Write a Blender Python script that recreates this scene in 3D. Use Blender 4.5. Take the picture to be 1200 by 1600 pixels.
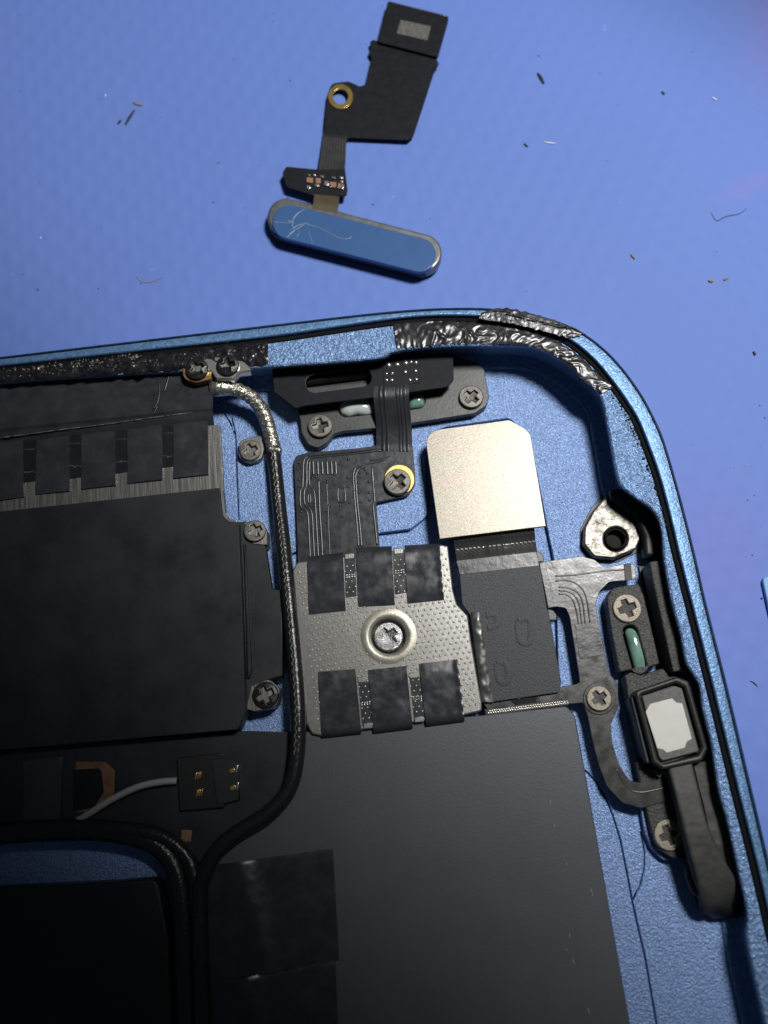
import bpy, bmesh, math, random
from mathutils import Vector, Matrix, noise

# ------------------------------------------------------------------ scene, camera, light
# 1 Blender unit = 1 cm of the real place
scene = bpy.context.scene
for o in list(bpy.data.objects):
    bpy.data.objects.remove(o)
scene.unit_settings.scale_length = 0.01
scene.render.engine = 'CYCLES'
scene.render.resolution_x, scene.render.resolution_y = 768, 1024
vs = scene.view_settings
vs.view_transform = 'Standard'; vs.look = 'None'; vs.gamma = 1; vs.exposure = 0.0
vs.use_curve_mapping = False
FPX = 1400.0                       # focal length in photograph pixels (1200 x 1600)
PITCH, ROLL, YAW = math.radians(16.1), math.radians(-6.7), math.radians(-0.95)
CAM_R = Matrix.Rotation(PITCH, 3, 'X') @ Matrix.Rotation(YAW, 3, 'Y') @ Matrix.Rotation(ROLL, 3, 'Z')
FWD = CAM_R @ Vector((0, 0, -1))
CAM_C = Vector((0, 0, 0.4)) - FWD * 7.57
cd = bpy.data.cameras.new('camera'); cam = bpy.data.objects.new('camera', cd)
scene.collection.objects.link(cam)
cd.sensor_fit = 'VERTICAL'; cd.sensor_height = 36; cd.lens = FPX / 1600 * 36
cd.dof.use_dof = True; cd.dof.focus_distance = 7.6; cd.dof.aperture_fstop = 0.30
cd.clip_start = 0.05; cd.clip_end = 500
cam.matrix_world = Matrix.Translation(CAM_C) @ CAM_R.to_4x4()
scene.camera = cam

world = bpy.data.worlds.new('World'); scene.world = world; world.use_nodes = True
bg = world.node_tree.nodes['Background']
bg.inputs[0].default_value = (0.55, 0.75, 1.0, 1); bg.inputs[1].default_value = 0.032

P_AIM = Vector((2.4, 2.1, 0.2))
# one bench lamp above the upper right; its cone edge stands in for a phone's shadow at lower left
ld = bpy.data.lights.new('bench_lamp', 'SPOT'); lamp = bpy.data.objects.new('bench_lamp', ld)
scene.collection.objects.link(lamp)
LPOS = Vector((6.7, 5.2, 17.5)); LAIM = P_AIM
lamp.location = LPOS
# oval beam: the long axis lies from the upper left to the lower right of the bench
_z = (LPOS - LAIM).normalized(); _x = Vector((0.71, -0.70, 0)); _x = (_x - _z * _x.dot(_z)).normalized(); _y = _z.cross(_x)
lamp.rotation_euler = Matrix((_x, _y, _z)).transposed().to_euler()
lamp.scale = (3.2, 1, 1)
ld.energy = 15600; ld.color = (1.0, 0.98, 0.95); ld.shadow_soft_size = 1.9
ld.spot_size = math.radians(31.0); ld.spot_blend = 0.46

# ------------------------------------------------------------------ helpers
def P(px, py, z):
    """photograph pixel -> point of the place at height z"""
    d = CAM_R @ Vector((px - 600, 800 - py, -FPX))
    t = (z - CAM_C.z) / d.z
    return CAM_C + d * t
PXCM = 1 / 185.0

def link(o):
    scene.collection.objects.link(o); return o
def put(o, parent):
    link(o)
    if parent is not None:
        o.parent = parent
        m = Matrix.Identity(4); q = parent
        while q is not None:
            m = Matrix.Translation(q.location) @ m if q.parent is None else m
            q = q.parent
        root = parent
        while root.parent is not None: root = root.parent
        if parent is root:
            o.matrix_parent_inverse = Matrix.Translation(-root.location)
    return o
def tag(o, label=None, cat=None, group=None, kind=None):
    if label: o['label'] = label
    if cat: o['category'] = cat
    if group: o['group'] = group
    if kind: o['kind'] = kind
    return o
def root(name, loc, label, cat, group=None):
    e = bpy.data.objects.new(name, None); e.location = loc; e.empty_display_size = 0.2
    link(e); return tag(e, label, cat, group)
def meshobj(name, verts, faces, m, parent=None, smooth=False, mats=None, fmat=None):
    me = bpy.data.meshes.new(name); me.from_pydata([tuple(v) for v in verts], [], faces)
    for mm in (mats or [m]): me.materials.append(mm)
    if fmat: 
        for p, i in zip(me.polygons, fmat): p.material_index = i
    bm = bmesh.new(); bm.from_mesh(me); bmesh.ops.recalc_face_normals(bm, faces=bm.faces); bm.to_mesh(me); bm.free()
    if smooth:
        for p in me.polygons: p.use_smooth = True
    me.update()
    return put(bpy.data.objects.new(name, me), parent)

def fillet(pts, seg=5):
    """(x, y) or (x, y, r) corner list -> rounded polygon"""
    out = []; n = len(pts)
    for i, p in enumerate(pts):
        r = p[2] if len(p) > 2 else 0
        c = Vector(p[:2])
        if r <= 0: out.append(c); continue
        a = Vector(pts[i - 1][:2]); b = Vector(pts[(i + 1) % n][:2])
        va, vb = (a - c), (b - c); la, lb = va.length, vb.length
        va.normalize(); vb.normalize()
        ang = va.angle(vb); 
        t = min(r / max(math.tan(ang / 2), 0.05), la * .48, lb * .48)
        A, B = c + va * t, c + vb * t
        for k in range(seg + 1):
            s = k / seg
            out.append(A * (1 - s) ** 2 + c * 2 * s * (1 - s) + B * s * s)
    return out
def circ(x, y, r, n=28, ry=None):
    ry = ry or r
    return [(x + r * math.cos(2 * math.pi * k / n), y + ry * math.sin(2 * math.pi * k / n)) for k in range(n)]
def stadium(ax, ay, bx, by, r, n=10):
    a = math.atan2(by - ay, bx - ax); out = []
    for k in range(n + 1):
        t = a + math.pi / 2 + math.pi * k / n; out.append((ax + r * math.cos(t), ay + r * math.sin(t)))
    for k in range(n + 1):
        t = a - math.pi / 2 + math.pi * k / n; out.append((bx + r * math.cos(t), by + r * math.sin(t)))
    return out
def slot(path, w):
    """closed thin outline round a px polyline"""
    L, R = [], []
    for i, p in enumerate(path):
        a = Vector(path[max(i - 1, 0)]); b = Vector(path[min(i + 1, len(path) - 1)])
        d = (b - a).normalized(); nrm = Vector((-d.y, d.x)) * w / 2
        L.append(Vector(p) + nrm); R.append(Vector(p) - nrm)
    return [tuple(v) for v in L + R[::-1]]

def plate_mesh(name, loops, z0, z1, bev=0.004, bres=1):
    """loops in world xy; first is the outline, the rest are holes"""
    cu = bpy.data.curves.new(name, 'CURVE'); cu.dimensions = '2D'; cu.fill_mode = 'BOTH'
    h = (z1 - z0) / 2; bev = min(bev, h * 0.9)
    cu.extrude = h - bev; cu.bevel_depth = bev; cu.bevel_resolution = bres; cu.offset = -bev
    for lp in loops:
        s = cu.splines.new('POLY'); s.points.add(len(lp) - 1); s.use_cyclic_u = True
        for q, v in zip(s.points, lp): q.co = (v[0], v[1], 0, 1)
    ob = bpy.data.objects.new(name, cu)
    me = bpy.data.meshes.new_from_object(ob)
    bpy.data.objects.remove(ob); bpy.data.curves.remove(cu)
    me.transform(Matrix.Translation((0, 0, (z0 + z1) / 2)))
    me.name = name
    return me
def plate(name, pts, z0, z1, m, parent=None, bev=0.004, holes=(), bres=1, label=None):
    loops = [[P(x, y, z1) for x, y in fillet(pts)]]
    for hl in holes: loops.append([P(x, y, z1) for x, y in fillet(hl)])
    me = plate_mesh(name, loops, z0, z1, bev, bres)
    me.materials.clear(); me.materials.append(m)
    o = put(bpy.data.objects.new(name, me), parent)
    if label: o['label'] = label
    return o

def catmull(pts, n):
    """resample a polyline (any dimension) smoothly to n points, even arc length"""
    V = [Vector(p) for p in pts]
    V = [V[0] * 2 - V[1]] + V + [V[-1] * 2 - V[-2]]
    dense = []
    for i in range(1, len(V) - 2):
        p0, p1, p2, p3 = V[i - 1:i + 3]
        for k in range(16):
            t = k / 16
            dense.append(0.5 * ((2 * p1) + (p2 - p0) * t + (2 * p0 - 5 * p1 + 4 * p2 - p3) * t * t + (3 * p1 - p0 - 3 * p2 + p3) * t ** 3))
    dense.append(V[-2])
    L = [0]
    for a, b in zip(dense, dense[1:]): L.append(L[-1] + (b - a).length)
    out = []; j = 0
    for k in range(n):
        s = L[-1] * k / (n - 1)
        while j < len(L) - 2 and L[j + 1] < s: j += 1
        u = (s - L[j]) / max(L[j + 1] - L[j], 1e-9)
        out.append(dense[j].lerp(dense[j + 1], min(max(u, 0), 1)))
    return out
def ribbon(name, stations, m, parent=None, thick=0.012, nl=40, nw=12, ridge=None, rough=0.0, rs=6, label=None, seed=0):
    """stations: (lx, ly, rx, ry, z) in px; a thin bent sheet with real thickness"""
    L = [P(a, b, z) for a, b, c, d, z in stations]; R = [P(c, d, z) for a, b, c, d, z in stations]
    LL, RR = catmull(L, nl), catmull(R, nl)
    vt = []
    for i in range(nl):
        for j in range(nw + 1):
            u = j / nw; v = LL[i].lerp(RR[i], u)
            dz = ridge(u, i / (nl - 1)) if ridge else 0
            if rough: dz += rough * noise.noise(Vector((v.x * rs + seed, v.y * rs, 3.1)))
            vt.append(v + Vector((0, 0, dz)))
    n = len(vt); vb = [v - Vector((0, 0, thick)) for v in vt]
    W = nw + 1; F = []
    for i in range(nl - 1):
        for j in range(nw):
            a = i * W + j; F.append((a, a + 1, a + W + 1, a + W)); F.append((n + a, n + a + W, n + a + W + 1, n + a + 1))
    for i in range(nl - 1):
        for j in (0, nw):
            a = i * W + j; F.append((a, a + W, n + a + W, n + a))
    for j in range(nw):
        for i in (0, nl - 1):
            a = i * W + j; F.append((a, a + 1, n + a + 1, n + a))
    o = meshobj(name, vt + vb, F, m, parent, smooth=True)
    bm = bmesh.new(); bm.from_mesh(o.data)
    for e in bm.edges:
        if len(e.link_faces) == 2 and e.calc_face_angle(0) > 1.0: e.smooth = False
    bm.to_mesh(o.data); bm.free()
    if label: o['label'] = label
    return o
def tube(name, pts, r, m, parent=None, n=60, seg=10, flat=1.0, px=True, label=None, cap=True):
    Q = [P(*p) for p in pts] if px else [Vector(p) for p in pts]
    C = catmull(Q, n); V = []; F = []
    for i, c in enumerate(C):
        d = (C[min(i + 1, n - 1)] - C[max(i - 1, 0)]).normalized()
        up = Vector((0, 0, 1)); s = d.cross(up)
        if s.length < 1e-4: s = Vector((1, 0, 0))
        s.normalize(); w = s.cross(d)
        rr = r(i / (n - 1)) if callable(r) else r
        for k in range(seg):
            t = 2 * math.pi * k / seg
            V.append(c + s * rr * math.cos(t) + w * rr * flat * math.sin(t))
    for i in range(n - 1):
        for k in range(seg):
            a = i * seg + k; b = i * seg + (k + 1) % seg
            F.append((a, b, b + seg, a + seg))
    if cap:
        F.append(tuple(range(seg))[::-1]); F.append(tuple(range((n - 1) * seg, n * seg)))
    o = meshobj(name, V, F, m, parent, smooth=True)
    if label: o['label'] = label
    return o
def box_at(name, x, y, w, h, ang, z0, z1, m, parent=None, bev=0.002):
    """small box given by px centre, px size, px rotation in degrees"""
    a = math.radians(ang); c, s = math.cos(a), math.sin(a)
    pts = [(x + dx * w / 2 * c - dy * h / 2 * s, y + dx * w / 2 * s + dy * h / 2 * c) for dx, dy in ((-1, -1), (1, -1), (1, 1), (-1, 1))]
    return plate(name, pts, z0, z1, m, parent, bev)
def blob(name, pts, z, h, m, parent=None, label=None, rings=5):
    """domed drop over a closed px outline"""
    Q = [P(x, y, z) for x, y in pts]; n = len(Q); c = sum(Q, Vector()) / n
    V = []; F = []
    for k in range(rings):
        t = k / rings * math.pi / 2
        for q in Q: V.append(c + (q - c) * math.cos(t) + Vector((0, 0, h * math.sin(t))))
    V.append(c + Vector((0, 0, h)))
    for k in range(rings - 1):
        for i in range(n):
            a = k * n + i; b = k * n + (i + 1) % n; F.append((a, b, b + n, a + n))
    for i in range(n): F.append(((rings - 1) * n + i, (rings - 1) * n + (i + 1) % n, len(V) - 1))
    o = meshobj(name, V, F, m, parent, smooth=True)
    if label: o['label'] = label
    return o

# ------------------------------------------------------------------ materials
def nn(nt, typ, **kw):
    n = nt.nodes.new(typ)
    for k, v in kw.items():
        if k in n.inputs: n.inputs[k].default_value = v
        else: setattr(n, k, v)
    return n
def material(name, col, rough=0.5, metal=0.0, bump=None, var=0.0, vscale=8, stretch=None, coat=0.0, spec=0.5,
             rvar=0.0, sparkle=0.0, bump2=None, col2=None, trans=0.0, dust=0.0):
    m = bpy.data.materials.new(name); m.use_nodes = True; nt = m.node_tree
    b = nt.nodes['Principled BSDF']
    b.inputs['Base Color'].default_value = (*col, 1); b.inputs['Roughness'].default_value = rough
    b.inputs['Metallic'].default_value = metal; b.inputs['Coat Weight'].default_value = coat
    b.inputs['Specular IOR Level'].default_value = spec
    if trans: b.inputs['Transmission Weight'].default_value = trans
    tc = nn(nt, 'ShaderNodeTexCoord'); mp = nn(nt, 'ShaderNodeMapping')
    nt.links.new(tc.outputs['Object'], mp.inputs[0])
    if stretch: mp.inputs['Scale'].default_value = stretch
    def tex(scale, detail=3, rg=0.6):
        n = nn(nt, 'ShaderNodeTexNoise'); n.inputs['Scale'].default_value = scale
        n.inputs['Detail'].default_value = detail; n.inputs['Roughness'].default_value = rg
        nt.links.new(mp.outputs[0], n.inputs['Vector']); return n
    colout = None
    if var or col2:
        t = tex(vscale, 4); rp = nn(nt, 'ShaderNodeMapRange'); rp.inputs[1].default_value = .35; rp.inputs[2].default_value = .65
        nt.links.new(t.outputs[0], rp.inputs[0])
        mx = nn(nt, 'ShaderNodeMix', data_type='RGBA')
        c2 = col2 or tuple(min(1, c * (1 + var)) for c in col); c1 = col if col2 else tuple(c * (1 - var) for c in col)
        mx.inputs['A'].default_value = (*c1, 1); mx.inputs['B'].default_value = (*c2, 1)
        nt.links.new(rp.outputs[0], mx.inputs['Factor']); colout = mx.outputs['Result']
    if dust:
        t = nn(nt, 'ShaderNodeTexNoise'); t.inputs['Scale'].default_value = 34; t.inputs['Detail'].default_value = 2
        nt.links.new(tc.outputs['Object'], t.inputs['Vector'])
        rp = nn(nt, 'ShaderNodeMapRange'); rp.inputs[1].default_value = .70; rp.inputs[2].default_value = .76; rp.inputs[4].default_value = dust
        nt.links.new(t.outputs[0], rp.inputs[0])
        mx = nn(nt, 'ShaderNodeMix', data_type='RGBA'); mx.inputs['A'].default_value = (*col, 1); mx.inputs['B'].default_value = (.5, .5, .5, 1)
        if colout: nt.links.new(colout, mx.inputs['A'])
        nt.links.new(rp.outputs[0], mx.inputs['Factor']); colout = mx.outputs['Result']
    if colout: nt.links.new(colout, b.inputs['Base Color'])
    if rvar:
        t = tex(vscale * 1.7, 4); rp = nn(nt, 'ShaderNodeMapRange'); rp.inputs[1].default_value = .3; rp.inputs[2].default_value = .7
        rp.inputs[3].default_value = max(0.05, rough - rvar); rp.inputs[4].default_value = min(1, rough + rvar)
        nt.links.new(t.outputs[0], rp.inputs[0]); nt.links.new(rp.outputs[0], b.inputs['Roughness'])
    prev = None
    for bp in (bump, bump2):
        if not bp: continue
        t = tex(bp[0], bp[3] if len(bp) > 3 else 2); n = nn(nt, 'ShaderNodeBump'); n.inputs['Strength'].default_value = bp[1]; n.inputs['Distance'].default_value = bp[2]
        nt.links.new(t.outputs[0], n.inputs['Height'])
        if prev: nt.links.new(prev.outputs[0], n.inputs['Normal'])
        prev = n
    if prev: nt.links.new(prev.outputs[0], b.inputs['Normal'])
    return m

M = {}
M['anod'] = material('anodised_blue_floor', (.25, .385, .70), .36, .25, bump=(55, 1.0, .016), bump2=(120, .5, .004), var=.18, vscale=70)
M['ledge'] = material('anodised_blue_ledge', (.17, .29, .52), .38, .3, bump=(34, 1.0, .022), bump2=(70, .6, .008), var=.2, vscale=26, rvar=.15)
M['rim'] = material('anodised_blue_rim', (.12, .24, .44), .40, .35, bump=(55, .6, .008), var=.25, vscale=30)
M['lip'] = material('shaded_blue_lip', (.022, .05, .10), .3, .3, bump=(60, .4, .005), var=.3, vscale=20)  # dark look of the outward frame edge put into the colour
M['groove'] = material('matt_black_groove', (.008, .009, .011), .8, 0, spec=.1, bump=(40, .4, .006))
M['gold'] = material('pale_gold_shield_metal', (.255, .248, .20), .38, .55, bump=(11, .2, .005), stretch=(1.2, 7, 1), bump2=(30, .25, .004), col2=(.275, .24, .205), vscale=2)
M['steel'] = material('brushed_steel', (.26, .255, .24), .40, .8, bump=(9, .35, .004), stretch=(9, .45, 1), var=.35, vscale=7)
M['nickel'] = material('nickel_shield', (.30, .295, .275), .34, .7, bump=(80, .25, .003), var=.14, vscale=40)
M['dimple'] = material('nickel_dimple_glint', (.62, .60, .56), .3, .7)  # same metal as the shield, the dimples' catch of light put into a brighter colour
M['collar'] = material('pale_collar', (.42, .40, .33), .4, .6, bump=(60, .4, .004), var=.2, vscale=10)
M['boss'] = material('tinned_boss', (.13, .122, .105), .36, .6, bump=(22, .5, .012), var=.8, vscale=9)
M['tape'] = material('black_tape', (.032, .035, .042), .27, 0, bump=(4, .3, .03), bump2=(30, .2, .003), var=.2, vscale=6, rvar=.12, dust=.0)
M['tape_gloss'] = material('glossy_black_adhesive', (.018, .018, .020), .20, 0, bump=(8, .5, .03), var=.3, vscale=8)
M['crinkle'] = material('crumpled_black_foil', (.022, .022, .025), .27, .05, bump=(22, .2, .006), var=.6, vscale=2.5)
M['foil'] = material('grey_torn_foil', (.05, .05, .053), .30, .3, bump=(20, .5, .01), var=.5, vscale=6)
M['foam'] = material('black_adhesive_foam', (.016, .016, .018), .22, 0, bump=(18, .5, .02), var=.5, vscale=20)
M['flex'] = material('black_flex_film', (.028, .031, .037), .30, 0, bump=(16, .25, .006), var=.18, vscale=7, rvar=.08)
M['trace'] = material('flex_trace', (.030, .033, .038), .30, 0, bump=(16, .2, .006), spec=.7)
M['flex_grey'] = material('grey_flex_film', (.048, .049, .049), .29, .1, bump=(12, .25, .008), var=.15, vscale=6, rvar=.1)
M['flex_dark'] = material('very_dark_flex', (.008, .009, .013), .6, 0, bump=(20, .2, .004), var=.3, vscale=14, spec=.2)
M['board'] = material('matt_black_board_tape', (.035, .038, .044), .55, 0, bump=(75, .7, .007), var=.2, vscale=50)
M['cover'] = material('black_cover_film', (.014, .0165, .021), .46, 0, bump=(25, .15, .003), bump2=(1.2, .15, .03), var=.12, vscale=1.3, rvar=.14)
M['battery'] = material('battery_wrap', (.082, .088, .103), .42, 0, bump=(60, .35, .003), var=.05, vscale=1.5, rvar=.03)
M['bracket'] = material('dark_grey_bracket', (.055, .056, .058), .42, .25, bump=(40, .3, .004), var=.12, vscale=8)
M['plastic'] = material('grainy_black_plastic', (.050, .050, .048), .5, 0, bump=(60, 1.0, .012), var=.3, vscale=50)
M['black'] = material('black_plastic', (.012, .012, .013), .45, 0, bump=(30, .2, .004))
M['rubber'] = material('black_rubber', (.022, .022, .022), .45, 0, bump=(26, .4, .006))
M['felt'] = material('worn_grey_rubber', (.045, .045, .042), .6, 0, bump=(7, .6, .02), var=.25, vscale=6)
M['screw'] = material('grey_screw', (.15, .14, .125), .42, .6, bump=(30, .4, .004), var=.2, vscale=16)
M['screw_light'] = material('bright_screw', (.30, .27, .22), .42, .6, bump=(34, .5, .005), var=.2, vscale=18)
M['screw_black'] = material('black_screw', (.035, .034, .034), .30, .6, bump=(22, .3, .004), var=.2, vscale=16)
M['screw_shiny'] = material('shiny_screw', (.40, .40, .40), .26, .8, bump=(14, .5, .01), var=.4, vscale=12)
M['fold'] = material('fold_highlight', (.16, .155, .14), .4, .4, bump=(40, .6, .006), var=.7, vscale=25)
M['recess'] = material('recess_shade', (.004, .004, .004), .6, 0, spec=.15)  # near-black: the shade inside recesses is put into the colour
M['copper'] = material('copper', (.24, .125, .07), .5, .5, var=.2, vscale=12)
M['goldring'] = material('gold_plating', (.80, .55, .18), .3, .9, var=.2, vscale=10)
M['solder'] = material('solder', (.72, .70, .66), .28, .9)
M['braid'] = material('silver_braid', (.48, .46, .41), .32, .85, bump=(30, .7, .02), var=.3, vscale=24)
M['sheath'] = material('black_cable_sheath', (.016, .016, .017), .28, 0, bump=(30, .5, .01))
M['highlight_wire'] = material('grey_highlight_and_wire', (.20, .20, .195), .4, .2, var=.3, vscale=30)  # grey of the wire end and of the cable's painted highlight
M['wire'] = material('white_wire', (.36, .36, .36), .5, 0, bump=(14, .3, .01))
M['glue'] = material('green_tinted_glue', (.16, .30, .25), .16, 0, coat=.5, var=.25, vscale=5)
M['glue_white'] = material('milky_glue', (.52, .58, .55), .15, 0, coat=.5, var=.15, vscale=5)
M['white'] = material('white_pad', (.62, .61, .57), .55, 0, bump=(20, .2, .004), var=.03, vscale=6)
M['mesh'] = material('grey_mesh', (.17, .17, .165), .5, .3, bump=(30, .7, .01), stretch=(1, 8, 1))
M['button'] = material('button_cap_blue', (.055, .135, .33), .28, .15, bump=(60, .05, .001), var=.05, vscale=3)
M['bezel'] = material('button_bezel', (.24, .25, .25), .34, .7, var=.2, vscale=10)
M['scratch'] = material('scratched_metal', (.20, .27, .36), .45, .2, var=.3, vscale=14)
M['brown'] = material('ceramic_capacitor', (.28, .15, .09), .5, 0)
M['flex_neck'] = material('amber_flex', (.09, .075, .045), .4, .1, bump=(10, .3, .006), stretch=(8, 1, 1), var=.2, vscale=8)
M['etch'] = material('etched_grey_patch', (.10, .10, .095), .6, 0, bump=(30, .3, .004), var=.35, vscale=30)
M['speck_dark'] = material('dark_speck', (.03, .03, .025), .7)
M['speck_tan'] = material('tan_speck', (.30, .24, .15), .7)
M['speck_white'] = material('white_speck', (.8, .8, .8), .5)
M['card'] = material('light_blue_card', (.16, .36, .66), .4, 0, var=.05, vscale=4)
M['grit'] = material('pale_grit', (.30, .28, .23), .5, .2, var=.6, vscale=30)

def mat_material():
    m = bpy.data.materials.new('blue_silicone'); m.use_nodes = True; nt = m.node_tree
    b = nt.nodes['Principled BSDF']; b.inputs['Roughness'].default_value = .62; b.inputs['Specular IOR Level'].default_value = .3
    tc = nn(nt, 'ShaderNodeTexCoord'); L = nt.links.new
    n1 = nn(nt, 'ShaderNodeTexNoise', Scale=.5, Detail=3); L(tc.outputs['Object'], n1.inputs['Vector'])
    mx = nn(nt, 'ShaderNodeMix', data_type='RGBA'); mx.inputs['A'].default_value = (.128, .215, .58, 1); mx.inputs['B'].default_value = (.142, .236, .62, 1)
    L(n1.outputs[0], mx.inputs['Factor']); out = mx.outputs['Result']
    # pink and violet tinted patches in the right of the mat
    def tint(cx, cy, sx, sy, rot, col, amt, edge=.5):
        nonlocal out
        mp = nn(nt, 'ShaderNodeMapping'); c = P(cx, cy, 0)
        mp.vector_type = 'TEXTURE'; mp.inputs['Location'].default_value = (c.x, c.y, 0); mp.inputs['Rotation'].default_value = (0, 0, rot); mp.inputs['Scale'].default_value = (sx, sy, 1)
        L(tc.outputs['Object'], mp.inputs[0])
        nz = nn(nt, 'ShaderNodeTexNoise', Scale=1.6, Detail=4); L(mp.outputs[0], nz.inputs['Vector'])
        ln = nn(nt, 'ShaderNodeVectorMath', operation='LENGTH'); L(mp.outputs[0], ln.inputs[0])
        ad = nn(nt, 'ShaderNodeMath', operation='MULTIPLY_ADD'); L(nz.outputs[0], ad.inputs[0]); ad.inputs[1].default_value = .9; L(ln.outputs['Value'], ad.inputs[2])
        rp = nn(nt, 'ShaderNodeMapRange', interpolation_type='SMOOTHSTEP'); rp.inputs[1].default_value = 1.45; rp.inputs[2].default_value = 1.45 - edge * 1.6; rp.inputs[3].default_value = 0; rp.inputs[4].default_value = amt
        L(ad.outputs[0], rp.inputs[0])
        x = nn(nt, 'ShaderNodeMix', data_type='RGBA'); L(out, x.inputs['A']); x.inputs['B'].default_value = (*col, 1); L(rp.outputs[0], x.inputs['Factor'])
        out = x.outputs['Result']
    tint(1235, 60, .9, 1.3, .2, (.27, .21, .57), .55, .8)
    tint(1170, 290, .55, .14, .35, (.25, .20, .56), .3)
    tint(1130, 880, .75, 1.5, .1, (.20, .17, .55), .4, .7)
    # dark and pale flecks worked into the silicone
    for sc, lo, hi, col, amt in ((7, .735, .775, (.07, .11, .30), .75), (16, .74, .78, (.06, .09, .22), .6), (5, .76, .80, (.30, .42, .78), .6), (2.2, .66, .78, (.15, .23, .60), .6)):
        t = nn(nt, 'ShaderNodeTexNoise', Scale=sc, Detail=3); mp = nn(nt, 'ShaderNodeMapping'); mp.inputs['Location'].default_value = (sc, 3 * sc, 0)
        L(tc.outputs['Object'], mp.inputs[0]); L(mp.outputs[0], t.inputs['Vector'])
        rp = nn(nt, 'ShaderNodeMapRange'); rp.inputs[1].default_value = lo; rp.inputs[2].default_value = hi; rp.inputs[4].default_value = amt
        L(t.outputs[0], rp.inputs[0])
        x = nn(nt, 'ShaderNodeMix', data_type='RGBA'); L(out, x.inputs['A']); x.inputs['B'].default_value = (*col, 1); L(rp.outputs[0], x.inputs['Factor']); out = x.outputs['Result']
    L(out, b.inputs['Base Color'])
    # moulded lozenge texture
    mp = nn(nt, 'ShaderNodeMapping'); mp.inputs['Rotation'].default_value = (0, 0, .6); L(tc.outputs['Object'], mp.inputs[0])
    w1 = nn(nt, 'ShaderNodeTexWave', Scale=1.5, Distortion=.6); L(mp.outputs[0], w1.inputs['Vector'])
    mp2 = nn(nt, 'ShaderNodeMapping'); mp2.inputs['Rotation'].default_value = (0, 0, -.7); L(tc.outputs['Object'], mp2.inputs[0])
    w2 = nn(nt, 'ShaderNodeTexWave', Scale=1.5, Distortion=.6); L(mp2.outputs[0], w2.inputs['Vector'])
    ml = nn(nt, 'ShaderNodeMath', operation='MULTIPLY'); L(w1.outputs['Fac'], ml.inputs[0]); L(w2.outputs['Fac'], ml.inputs[1])
    bp = nn(nt, 'ShaderNodeBump', Strength=.14, Distance=.03); L(ml.outputs[0], bp.inputs['Height'])
    n3 = nn(nt, 'ShaderNodeTexNoise', Scale=30, Detail=4); L(tc.outputs['Object'], n3.inputs['Vector'])
    bp2 = nn(nt, 'ShaderNodeBump', Strength=.15, Distance=.006); L(n3.outputs[0], bp2.inputs['Height']); L(bp.outputs[0], bp2.inputs['Normal'])
    L(bp2.outputs[0], b.inputs['Normal'])
    return m
M['mat'] = mat_material()

# ------------------------------------------------------------------ the surface
S = 40
mat = meshobj('work_mat', [(-S, -S, 0), (S, -S, 0), (S, S, 0), (-S, S, 0)], [(0, 1, 2, 3)], M['mat'])
tag(mat, 'blue violet silicone work mat under everything', None, None, 'structure')

# ------------------------------------------------------------------ the tablet
ZF, ZL, ZR = 0.12, 0.52, 0.58          # floor, ledge, rim heights
TB = root('tablet', P(600, 1150, 0), 'opened blue tablet with bare circuit parts lying on the blue mat', 'tablet')

O_LINE = [(-420, 608), (-200, 582), (0, 558), (220, 532), (440, 506), (560, 492), (640, 484.5), (700, 481.5), (760, 482), (820, 489), (870, 502), (910, 520), (945, 546), (975, 578), (1003, 617), (1022, 652), (1037, 686), (1053, 738), (1070, 800), (1087, 868), (1105, 946), (1137, 1072), (1175, 1232), (1202, 1346), (1240, 1506), (1290, 1710), (1320, 1840)]
G_LINE = [(-420, 622), (-200, 597), (0, 573), (220, 549), (422, 527), (560, 507), (640, 497), (700, 494), (760, 496), (815, 503), (860, 517), (895, 535), (928, 563), (955, 595), (978, 627), (995, 655), (1008, 686), (1027, 738), (1044, 800), (1060, 868), (1080, 946), (1112, 1072), (1151, 1232), (1180, 1346), (1218, 1506), (1268, 1710), (1298, 1840)]
I_LINE = [(-420, 648), (-200, 623), (0, 598), (220, 583), (420, 573), (583, 561), (617, 549), (667, 543), (753, 540), (827, 541), (870, 557), (907, 582), (937, 616), (950, 667), (960, 723), (970, 757), (993, 777), (1020, 797), (1033, 823), (1037, 867), (1042, 900), (1051, 945), (1064, 992), (1073, 1036), (1092, 1068), (1099, 1109), (1111, 1157), (1118, 1204), (1124, 1239), (1137, 1285), (1155, 1366), (1168, 1426), (1167, 1462), (1179, 1525), (1196, 1600), (1240, 1790), (1252, 1840)]
NR = 420
def wline(line, z, n=NR): return catmull([P(x, y, z) for x, y in line], n)
def offs(line, d, z):
    """offset an open world polyline to the inside (right of travel direction = towards the interior)"""
    out = []
    for i, p in enumerate(line):
        t = line[min(i + 2, len(line) - 1)] - line[max(i - 2, 0)]; t.z = 0; t.normalize()
        q = p + Vector((t.y, -t.x, 0)) * d; q.z = z; out.append(q)
    return out
def loft(name, rows, m, parent, label=None, smooth=True, sharp=.6):
    n = len(rows[0]); V = [v for r in rows for v in r]; F = []
    for a in range(len(rows) - 1):
        for i in range(n - 1): F.append((a * n + i, a * n + i + 1, (a + 1) * n + i + 1, (a + 1) * n + i))
    o = meshobj(name, V, F, m, parent, smooth)
    bm = bmesh.new(); bm.from_mesh(o.data)
    for e in bm.edges:
        if len(e.link_faces) == 2 and e.calc_face_angle(0) > sharp: e.smooth = False
    bm.to_mesh(o.data); bm.free()
    if label: o['label'] = label
    return o
O = wline(O_LINE, ZR - .05); G = wline(G_LINE, ZR)
rows = [offs(O, .10, .0), offs(O, .02, .08), offs(O, 0, .2), offs(O, 0, ZR - .06), offs(O, .008, ZR - .030), offs(O, .022, ZR - .008), offs(O, .036, ZR - .003), offs(O, .040, ZR - .016), offs(O, .046, ZR - .016)]
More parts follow.
